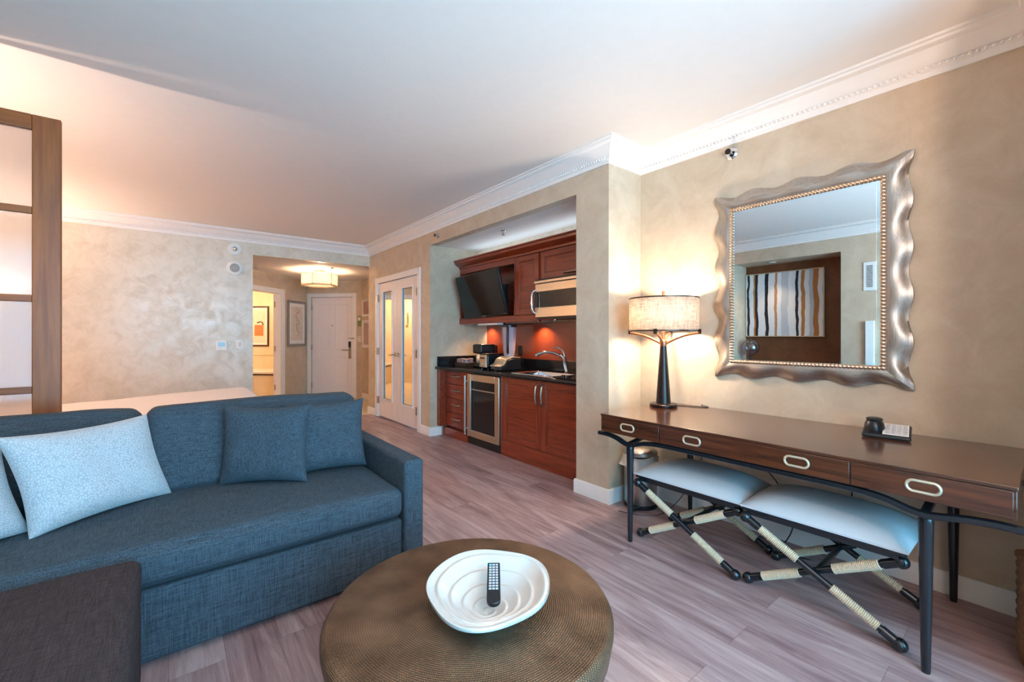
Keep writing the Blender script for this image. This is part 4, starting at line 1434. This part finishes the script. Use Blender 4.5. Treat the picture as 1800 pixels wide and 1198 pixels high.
V = Vector
fr_ = [((IY0, IZ0), (IY0, IZ1), (OY0, OZ0), (OY0, OZ1), 5, 'frame_silver_v'), ((IY1, IZ0), (IY1, IZ1), (OY1, OZ0), (OY1, OZ1), 5, 'frame_silver_v'),
       ((IY0, IZ0), (IY1, IZ0), (OY0, OZ0), (OY1, OZ0), 4, 'frame_silver'), ((IY0, IZ1), (IY1, IZ1), (OY0, OZ1), (OY1, OZ1), 4, 'frame_silver')]
for a, b, c, d, nw, mt in fr_:
    frame_side(V(a), V(b), V(c), V(d), nw, 'frame', mt).build('frame_side', mt, mr, ang=60)
m = MB()
bd = .0195
for (y0, z0, y1, z1) in ((IY0, IZ0, IY1, IZ0), (IY1, IZ0, IY1, IZ1), (IY1, IZ1, IY0, IZ1), (IY0, IZ1, IY0, IZ0)):
    L = math.hypot(y1 - y0, z1 - z0)
    n = round(L / bd)
    for k in range(n):
        t = k / n
        m.ball((RX - .036, y0 + (y1 - y0) * t, z0 + (z1 - z0) * t), .0135, 8, 6)
    m.box(RX - .028, RX - .012, min(y0, y1) - .014, max(y0, y1) + .014, min(z0, z1) - .014, max(z0, z1) + .014)
bdo = m.build('bead_trim', 'bead_copper', mr)
MB().box(RX - .030, RX - .026, IY0 + .012, IY1 - .012, IZ0 + .012, IZ1 - .012).build('backing', 'mirror_bevel', mr)
MB().box(RX - .0335, RX - .0302, IY0 + .030, IY1 - .030, IZ0 + .030, IZ1 - .030).build('glass', 'mirror', mr)

# power strip cable tray behind the benches, and cords
m = MB(); m.tube([(3.066, 1.66, .6), (3.05, 1.2, .45), (2.98, 1.0, .20), (2.93, 1.05, .012), (2.88, 1.15, .006), (2.95, 1.25, .006), (3.0, 1.12, .006), (2.9, .95, .006), (2.98, .82, .006), (3.05, .75, .15), (3.06, .72, .5)], .0035, n=8)
tag(m.build('power_cable', 'black_plastic'), 'loose black power cord on the floor behind the benches', 'cord')
m = MB(); m.tube([(2.62, 2.02, .006), (2.66, 1.90, .006), (2.80, 1.79, .006), (2.93, 1.72, .10), (3.04, 1.64, .3), (3.066, 1.6, .5)], .003, n=8)
tag(m.build('power_cable', 'black_plastic'), 'thin black cord rising from the floor by the trash can', 'cord')
ps = thing('power_strip', (3.07, .8, .56), 'pale power strip under the desk behind the benches', 'power strip')
MB().box(3.05, RX, .55, 1.15, .56, .60).build('body', 'plastic_white', ps, bevel=.004)
m = MB()
for k in range(5):
    m.box(3.046, 3.051, .60 + k * .11, .64 + k * .11, .57, .59)
m.build('socket_row', 'card_white', ps)

# trash can with pedal, lid and white liner
TCX, TCY = 2.86, 2.0
tcn = thing('trash_can', (TCX, TCY, 0), 'round steel pedal trash can with white liner beside the desk', 'trash can')
MB().lathe([(.118, .02), (.122, .03), (.122, .33)], (TCX, TCY, 0), n=40).build('body', 'steel_v', tcn)
MB().lathe([(.124, 0), (.126, .004), (.126, .028), (.12, .032)], (TCX, TCY, 0), n=40).build('base', 'black_plastic', tcn)
m = MB()
rings = []
for z, r in ((.30, .150), (.27, .142), (.33, .136), (.385, .128), (.39, .120)):
    rings.append([(TCX + (r + .012 * math.sin(5 * a + z * 30)) * math.cos(a), TCY + (r + .012 * math.sin(5 * a + z * 30)) * math.sin(a), z + .012 * math.sin(3 * a)) for a in [2 * PI * k / 40 for k in range(40)]])
m.rings(rings[0:1] + rings[2:], cap=False)
m.build('liner', 'bag_white', tcn)
MB().lathe([(.124, .392), (.128, .398), (.126, .42), (.10, .445), (.05, .455)], (TCX, TCY, 0), n=40).build('lid', 'steel_v', tcn)
MB().box(TCX - .18, TCX - .10, TCY - .075, TCY - .02, .012, .03).build('pedal', 'black_plastic', tcn, bevel=.004)

# wicker basket at the right edge
wb = thing('wicker_basket', (2.665, .043, 0), 'brown wicker basket at the desk end by the frame edge', 'basket')
rows = []
for k in range(34):
    z = .42 * k / 33
    rows.append((.045 + .012 * min(1, z / .06) + .003 * math.sin(k * 2.1), z))
m = MB(); m.lathe(rows, (2.665, .043, 0), n=36); m.build('body', 'wicker', wb)
m = MB(); m.lathe([(.055, .418), (.062, .425), (.062, .437), (.05, .437)], (2.665, .043, 0), n=36); m.build('rim', 'wicker', wb)

# ------------------------------------------------------------------ benches
BL2, BW2 = .305, .200


def make_bench(cx, cy, label):
    t = thing('x_leg_bench', (cx, cy, 0), label, 'bench', 'padded benches under the desk')
    MB().box(cx - .215, cx + .215, cy - .325, cy + .325, .388, .410).build('seat_frame', 'black_lacquer', t, bevel=.005)
    m = MB()
    n = 24
    rows = []
    for i in range(n + 1):
        u = -1 + 2 * i / n
        row = []
        for j in range(n + 1):
            v = -1 + 2 * j / n
            e = max(0.0, (1 - abs(u) ** 3.0)) ** .7 * max(0.0, (1 - abs(v) ** 3.4)) ** .7
            row.append((cx + .222 * u, cy + .332 * v, .418 + .082 * e))
        rows.append(row)
    m.grid(rows)
    rim = [(cx + .222 * u, cy + .332 * v) for u, v in ((-1, -1), (1, -1), (1, 1), (-1, 1))]
    m.rings([[(x, y, .408) for x, y in rim], [(x, y, .418) for x, y in rim]], cap=False)
    m.f([m.v((x, y, .408)) for x, y in rim])
    m.build('cushion', 'leather_white', t, ang=50)
    for sx in (-1, 1):
        for k, (y0, z0, y1, z1) in enumerate(((BL2, .358, -BL2, .028), (BL2, .028, -BL2, .358))):
            x = cx + sx * BW2 + (.017 if k else -.017) * (1 if sx < 0 else -1)
            a, b = Vector((x, cy + y0, z0)), Vector((x, cy + y1, z1))
            lg = MB().cyl(a, b, .0155, n=16).build('leg', 'black_lacquer', t)
            for c in (a, b):
                MB().ball(c, .028).build('ball_tip', 'black_lacquer', lg)
                q = (b - a) if c is a else (a - b)
                MB().cyl(c, c + q * .10, .0195, n=16).build('ferrule', 'black_lacquer', lg)
            for f0, f1 in ((.115, .39), (.61, .885)):
                N = 26
                pr = [(0, .0155)]
                for j in range(N):
                    pr += [((j + .12) / N, .0175), ((j + .5) / N, .0222), ((j + .88) / N, .0175)]
                pr.append((1, .0155))
                MB().along(a.lerp(b, f0), a.lerp(b, f1), pr, 14).build('rope_wrap', 'rope', lg)
    MB().cyl((cx - BW2, cy, .193), (cx + BW2, cy, .193), .013).build('stretcher', 'black_lacquer', t)
    for sx in (-1, 1):
        m = MB()
        m.box(cx + sx * .2 - .012, cx + sx * .2 + .012, cy - .30, cy + .30, .372, .389)
        m.build('seat_bearer', 'black_lacquer', t)
    return t


b1 = make_bench(2.587, 1.372, 'white padded rope wrapped bench nearer the lamp end of the desk')


def copy_tree(o, parent=None):
    c = o.copy()
    COL.objects.link(c)
    c.parent = parent
    for ch in [q for q in bpy.data.objects if q.parent == o]:
        copy_tree(ch, c)
    return c


b2 = copy_tree(b1)
b2.location = (2.580, .706, 0)
b2['label'] = 'white padded rope wrapped bench below the phone end of the desk'

# ------------------------------------------------------------------ sofa, ottoman, pillows
sf = thing('sofa', (.04, 2.65, 0), 'long slate blue fabric sofa facing the window', 'sofa')
MB().soft(-1.03, .995, 2.20, 3.10, .03, .312, r=.012, n=4).build('base', 'sofa_fabric', sf)
MB().soft(.995, 1.108, 2.165, 3.12, .03, .628, r=.022, n=8).build('arm', 'sofa_fabric', sf)
MB().soft(-1.045, -.925, 2.165, 3.12, .03, .628, r=.022, n=8).build('arm', 'sofa_fabric', sf)
MB().soft(-.93, .998, 2.98, 3.125, .03, .80, r=.03, n=8).build('back_frame', 'sofa_fabric', sf)
MB().soft(-.922, .992, 2.165, 2.99, .332, .485, r=.045, bulge=(0, .012, .03), n=18, noi=.003).build('seat_cushion', 'sofa_fabric', sf)


def back_cushion(x0, x1, seed):
    m = MB()
    base = MB.soft

    def T(p):
        # lean: top sits further back
        return Vector((p.x, p.y + (p.z - .5) * .24, p.z))
    m.T = T
    m.soft(x0, x1, 2.80, 2.98, .495, .915, r=.05, bulge=(.008, .03, .018), n=16, noi=.008, seed=seed)
    m.build('back_cushion', 'sofa_fabric', sf)


back_cushion(-.915, -.105, 3.0)
back_cushion(-.085, .985, 9.0)
for x, y in ((-.95, 2.25), (1.03, 2.25), (-.95, 3.05), (1.03, 3.05)):
    MB().cyl((x, y, 0), (x, y, .035), .025, n=12).build('foot', 'black_plastic', sf)

ot = thing('ottoman', (-.55, 1.5, 0), 'large grey brown upholstered ottoman pushed against the sofa front', 'ottoman')
MB().soft(-1.03, -.075, .95, 2.135, .03, .30, r=.012, n=5).build('base', 'ottoman_fabric', ot)
MB().soft(-1.035, -.072, .945, 2.14, .305, .475, r=.035, bulge=(0, 0, .02), n=14, noi=.003).build('cushion', 'ottoman_fabric', ot)
for x, y in ((-.98, 1.0), (-.12, 1.0), (-.98, 2.08), (-.12, 2.08)):
    MB().cyl((x, y, 0), (x, y, .035), .025, n=12).build('foot', 'black_plastic', ot)


def pillow(name, bl, br, upv, h, T, mat, label, group, pinch=.09, seed=0.0, skew=0.0):
    bl, br = Vector(bl), Vector(br)
    w = (br - bl)
    W_ = w.length
    w.normalize()
    u = Vector(upv).normalized()
    u = (u - w * u.dot(w)).normalized()
    nrm = w.cross(u)
    u = (u + w * skew)
    c = (bl + br) / 2 + u * (h / 2)
    m = MB()
    N = 26
    for sg in (-1, 1):
        rows = []
        for i in range(N + 1):
            a = math.sin(PI / 2 * (-1 + 2 * i / N))
            row = []
            for j in range(N + 1):
                b = math.sin(PI / 2 * (-1 + 2 * j / N))
                px = a * W_ / 2 * (1 - pinch * (1 - b * b))
                pz = b * h / 2 * (1 - pinch * (1 - a * a))
                th = T / 2 * max(0, 1 - a ** 4) ** .55 * max(0, 1 - b ** 4) ** .55
                wr = noise.noise(Vector((a * 2.2 + seed, b * 2.2, sg * 3.0))) * .012 * (1 - min(1, max(abs(a), abs(b)) ** 8))
                row.append(c + w * px + u * pz + nrm * sg * (th + wr * (1 if th > .01 else 0)))
            rows.append(row)
        m.grid(rows)
    bmesh.ops.remove_doubles(m.bm, verts=m.bm.verts[:], dist=.0004)
    o = m.build(name, mat, ang=80)
    return tag(o, label, 'pillow', group)


pillow('throw_pillow', (-.42, 2.49, .505), (.02, 2.79, .505), (-.10, .22, 1), .415, .16, 'pillow_jacquard', 'pale patterned pillow leaning across the gap between back cushions', 'throw pillows on the sofa', seed=1, skew=-.13)
pillow('throw_pillow', (-.86, 2.20, .51), (-.43, 2.59, .51), (-.30, .30, 1), .40, .15, 'pillow_jacquard', 'pale patterned pillow propped on the far left sofa arm', 'throw pillows on the sofa', seed=5)
pillow('throw_pillow', (.215, 2.77, .505), (.60, 2.54, .505), (.06, .12, 1), .42, .15, 'sofa_fabric', 'square blue pillow in front, propped on the other blue pillow', 'throw pillows on the sofa', seed=8)
pillow('throw_pillow', (.51, 2.69, .505), (.965, 2.65, .505), (.0, .20, 1), .41, .15, 'sofa_fabric', 'square blue pillow in the sofa corner by the arm', 'throw pillows on the sofa', seed=12)

# ------------------------------------------------------------------ coffee table, bowl, remote
TX, TY, TZ, TRr = .792, 1.212, .42, .462
tb = thing('coffee_table', (TX, TY, 0), 'round hammered brass drum coffee table', 'coffee table')
MB().lathe([(TRr - .015, TZ - .001), (TRr - .02, TZ), (.001, TZ + .0005)][::-1], (TX, TY, 0), n=128, cap=False).build('top', 'hammered_brass', tb)
MB().lathe([(.30, 0), (.305, .004), (.33, .06), (.405, .20), (.452, .33), (TRr, .385), (TRr, .402), (TRr - .006, .413), (TRr - .015, TZ - .001)], (TX, TY, 0), n=128, cap=False).build('drum', 'hammered_brass', tb)
MB().lathe([(.29, 0.0), (.295, .012)], (TX, TY, 0), n=64).build('foot_ring', 'dark_bronze', tb)

BX, BYY = .818, 1.151
bw = thing('shell_bowl', (BX, BYY, TZ), 'white pearly bowl with spiral shell ridges on the coffee table', 'bowl')
cx_off = Vector((-.6231 * .052, -.7822 * .052))      # spiral centre is shifted towards the near side


def bowl_pt(t, th, under=False):
    rr = .200 * (1 + .035 * math.cos(3 * th + 1.0) + .02 * math.cos(5 * th))
    rim = Vector((rr * math.cos(th), rr * math.sin(th)))
    p = cx_off * (1 - t) ** 1.2 + rim * t
    rz = .066 + .012 * math.sin(th * 1.0 + .9)
    z = .012 + (rz - .012 + .012) * t ** 1.7
    if not under:
        ph = (5.2 * t ** .8 + th / (2 * PI)) % 1.0
        z += .0155 * ((ph / .8) ** 1.6 if ph < .8 else 1 - ((ph - .8) / .2) ** 1.3) * (0.2 + .8 * t) * (1 if t < .9 else max(0.0, (1 - t) / .1))
    else:
        z -= .010
        z = max(z, .001)
    return (BX + p.x, BYY + p.y, TZ + z)


m = MB()
NT, NA = 70, 140
for under in (False, True):
    m.rings([[bowl_pt(max(.01, i / NT), 2 * PI * k / NA, under) for k in range(NA)] for i in range(NT + 1)], cap=False)
bmesh.ops.holes_fill(m.bm, edges=[e for e in m.bm.edges if e.is_boundary and (e.verts[0].co.xy - Vector((BX + cx_off.x, BYY + cx_off.y))).length < .02], sides=0)
top = [e for e in m.bm.edges if e.is_boundary]
bmesh.ops.bridge_loops(m.bm, edges=top)
m.build('dish', 'pearl_shell', bw, ang=75)
m = MB(); m.lathe([(.055, 0.0005), (.06, .004), (.06, .010)], (BX + cx_off.x * .6, BYY + cx_off.y * .6, TZ), n=40); m.build('foot', 'pearl_shell', bw)

r0 = Vector((0, 0, 1.3)) + (Vector((math.sin(YAW), math.cos(YAW), 0)) + Vector((math.cos(YAW), -math.sin(YAW), 0)) * (-.0425)) * 1.335
r1 = Vector((0, 0, 1.3)) + (Vector((math.sin(YAW), math.cos(YAW), 0)) + Vector((math.cos(YAW), -math.sin(YAW), 0)) * (-.042)) * 1.492
r0.z, r1.z = TZ + .043, TZ + .088
rc = thing('remote_control', (r0 + r1) / 2, 'black television remote lying in the white bowl', 'remote')
rl = (r1 - r0); RL = rl.length; rl.normalize()
rs_ = Vector((rl.y, -rl.x, 0)).normalized(); ru = rs_.cross(rl)


def TRM(p):
    return r0 + rs_ * p.x + rl * p.y + ru * p.z


m = MB(TRM)
out = [(-.021, RL)] + [(.021, RL), (.022, .02)] + [(.022 * math.cos(a), .02 - .02 * math.sin(a)) for a in [PI * k / 10 for k in range(1, 10)]] + [(-.022, .02)]
m.rings([[(x, y, 0) for x, y in out], [(x, y, .016) for x, y in out]]); m.build('body', 'black_plastic', rc, bevel=.003)
m = MB(TRM)
for i in range(10):
    for j in range(3):
        if (i, j) == (9, 0):
            continue
        y = .052 + i * .0108
        m.box(-.0155 + j * .0108, -.0085 + j * .0108 + .0015, y, y + .006, .016, .0178)
m.build('key_grid', 'button_grey', rc)
MB(TRM).box(-.0155, -.007, .052 + 9 * .0108, .058 + 9 * .0108, .016, .018).build('power_key', 'button_blue', rc)

# ------------------------------------------------------------------ screen and bed
SYp = 3.34
sx0, sx1, sz1 = -1.04, -.4426, 2.455
fs = thing('folding_screen', ((sx0 + sx1) / 2, SYp, 0), 'brown wood screen with frosted panels behind the sofa', 'screen')
for x0, x1 in ((sx1 - .107, sx1), (sx0, sx0 + .10)):
    MB().box(x0, x1, SYp - .018, SYp + .016, 0, sz1).build('stile', 'screen_wood', fs, bevel=.004)
MB().box(sx0 + .10, sx1 - .107, SYp - .018, SYp + .016, sz1 - .079, sz1).build('rail', 'screen_wood_h', fs, bevel=.004)
bars = []
for ypx in (372, 525, 684, 850, 1010):
    z = 1.3 + (590 - ypx) / 762.0 * (SYp / (.782 + .623 * (900 - 75) / 762.0))
    bars.append(z)
for z in bars:
    MB().box(sx0 + .10, sx1 - .107, SYp - .015, SYp + .013, z - .018, z + .018).build('rail', 'screen_wood_h', fs, bevel=.003)
MB().box(sx0 + .10, sx1 - .107, SYp - .018, SYp + .016, 0, .09).build('rail', 'screen_wood_h', fs, bevel=.004)
zs = [sz1 - .079] + [z for z in bars]
lims = [(bars[0] + .018, sz1 - .079)] + [(b + .018, a - .018) for a, b in zip(bars, bars[1:])] + [(.09, bars[-1] - .018)]
for z0, z1 in lims:
    MB().box(sx0 + .10, sx1 - .107, SYp - .008, SYp + .004, z0, z1).build('panel', 'frosted_glass', fs)

bd_ = thing('bed', (-.9, 5.4, 0), 'white made bed beyond the sofa', 'bed')
MB().soft(-2.45, .70, 4.55, 6.30, .05, .30, r=.02, n=4).build('base', 'linen_white', bd_)
m = MB()


def TBd(p):
    k = (p.x + .8) / 1.5
    return Vector((p.x, p.y, p.z + (.07 * max(0.0, min(1.2, k)) if p.z > .45 else 0)))


m.T = TBd
m.soft(-2.45, .80, 4.50, 6.34, .26, .60, r=.09, bulge=(0, 0, .03), n=22, noi=.010, seed=2.0)
m.build('duvet', 'linen_white', bd_)
MB().soft(-2.64, -2.46, 4.40, 6.45, 0, 1.15, r=.04, n=5).build('headboard', 'wallpaper_brown', bd_)
for x in (-2.3, .6):
    for y in (4.65, 6.2):
        MB().cyl((x, y, 0), (x, y, .06), .03, n=10).build('foot', 'black_plastic', bd_)


def bedside(x, y, pw, lab1, lab2):
    ns = thing('nightstand', (x, y, 0), lab1, 'nightstand', 'nightstands')
    MB().box(x - .2, x + .2, y - .15, y + .15, .08, .55).build('body', 'walnut', ns, bevel=.004)
    for a in (-.17, .17):
        for b in (-.12, .12):
            MB().cyl((x + a, y + b, 0), (x + a, y + b, .085), .015, n=8).build('foot', 'walnut', ns)
    t = thing('bedside_lamp', (x, y, .55), lab2, 'lamp', 'bedside lamps')
    MB().lathe([(.08, .55), (.08, .565), (.02, .58), (.05, .70), (.04, .82), (.012, .88), (.012, 1.05)], (x, y, 0)).build('base', 'dark_bronze', t)
    MB().lathe([(.14, .92), (.12, 1.18)], (x, y, 0), n=32, cap=False).build('shade', 'cream_shade', t, solid=.003)
    light('bedside_light', 'POINT', (x, y, 1.08), pw, (1.0, .76, .60), size=.04, parent=t)


bedside(-2.0, 3.47, 120, 'walnut nightstand on the screen side of the bed', 'lit bedside lamp on the screen side of the bed')
bedside(-2.2, 6.75, 110, 'walnut nightstand by the back wall', 'lit bedside lamp by the pearly back wall')

# ------------------------------------------------------------------ left wall things (seen in the mirror)
pt = thing('stripe_painting', (LX - .45, 2.72, 1.30), 'large painting of wavering black and ochre stripes seen in the mirror', 'painting')
PX_ = LX - .45
MB().box(PX_, PX_ + .03, 2.14, 3.225, 1.30, 2.30).build('canvas', 'stripe_painting', pt)
m = MB()
for (p0, p1, q0, q1) in ((2.125, 3.238, 1.285, 1.30), (2.125, 3.238, 2.30, 2.315), (2.125, 2.14, 1.30, 2.30), (3.225, 3.238, 1.30, 2.30)):
    m.box(PX_, PX_ + .04, p0, p1, q0, q1)
m.build('frame', 'champagne', pt, bevel=.002)
rl_ = thing('recessed_spotlight', (LX - .22, 2.75, 2.444), 'round spotlight in the top of the painting recess', 'light')
MB().lathe([(.05, 2.436), (.05, 2.4438)], (LX - .22, 2.75, 0)).build('ring', 'trim_white', rl_)
light('picture_spot', 'SPOT', (LX - .22, 2.75, 2.425), 14, (1.0, .7, .42), rot=(0, -.35, 0), size=.03, parent=rl_, spot=1.9)
vt = thing('air_vent', (LX, 1.51, 1.9), 'white slatted air vent on the wall opposite the mirror', 'vent')
MB().box(LX, LX + .012, 1.445, 1.575, 1.89, 2.26).build('frame', 'plastic_white', vt, bevel=.003)
m = MB()
for k in range(18):
    m.box(LX + .012, LX + .016, 1.478, 1.542, 1.935 + k * .016, 1.942 + k * .016)
m.build('slat', 'black_plastic', vt)
tag(MB().box(LX, LX + .04, 1.46, 1.55, .55, 1.495).build('wall_panel', 'plastic_white', bevel=.004), 'narrow tall white panel on the wall below the air vent', 'panel')

stb = thing('side_table', (-1.27, 3.08, 0), 'small round dark side table in the painting recess', 'side table')
MB().lathe([(.14, .70), (.145, .705), (.145, .725), (.14, .73)], (-1.27, 3.08, 0)).build('top', 'walnut', stb)
MB().lathe([(.11, 0), (.11, .012), (.02, .02), (.02, .70)], (-1.27, 3.08, 0)).build('pedestal', 'dark_bronze', stb)
gl_ = thing('globe_lamp', (-1.27, 3.08, .73), 'pale round glass lamp on the side table in the recess', 'lamp')
MB().lathe([(.06, .73), (.06, .745), (.015, .76), (.015, .98)], (-1.27, 3.08, 0)).build('base', 'dark_bronze', gl_)
MB().ball((-1.27, 3.08, 1.11), .135, 28, 18).build('globe', 'clear_glass', gl_)

# ------------------------------------------------------------------ unseen floor lamp behind the viewer, added as warm ambient fill
tl = thing('fill_floor_lamp', (.60, -1.05, 0), 'added unseen uplight lamp giving warm fill by the window', 'lamp')
MB().lathe([(.15, 0), (.15, .02), (.03, .035), (.014, .05), (.014, 1.72)], (.60, -1.05, 0)).build('stand', 'dark_bronze', tl)
MB().lathe([(.03, 1.70), (.10, 1.74), (.19, 1.84), (.185, 1.84), (.095, 1.75), (.0, 1.715)], (.60, -1.05, 0), cap=False).build('bowl', 'dark_bronze', tl)
MB().ball((.60, -1.05, 1.79), .03).build('bulb', 'bulb', tl)
light('added_fill_light', 'POINT', (.60, -1.05, 1.87), 88, (1.0, .79, .66), size=.16, parent=tl)
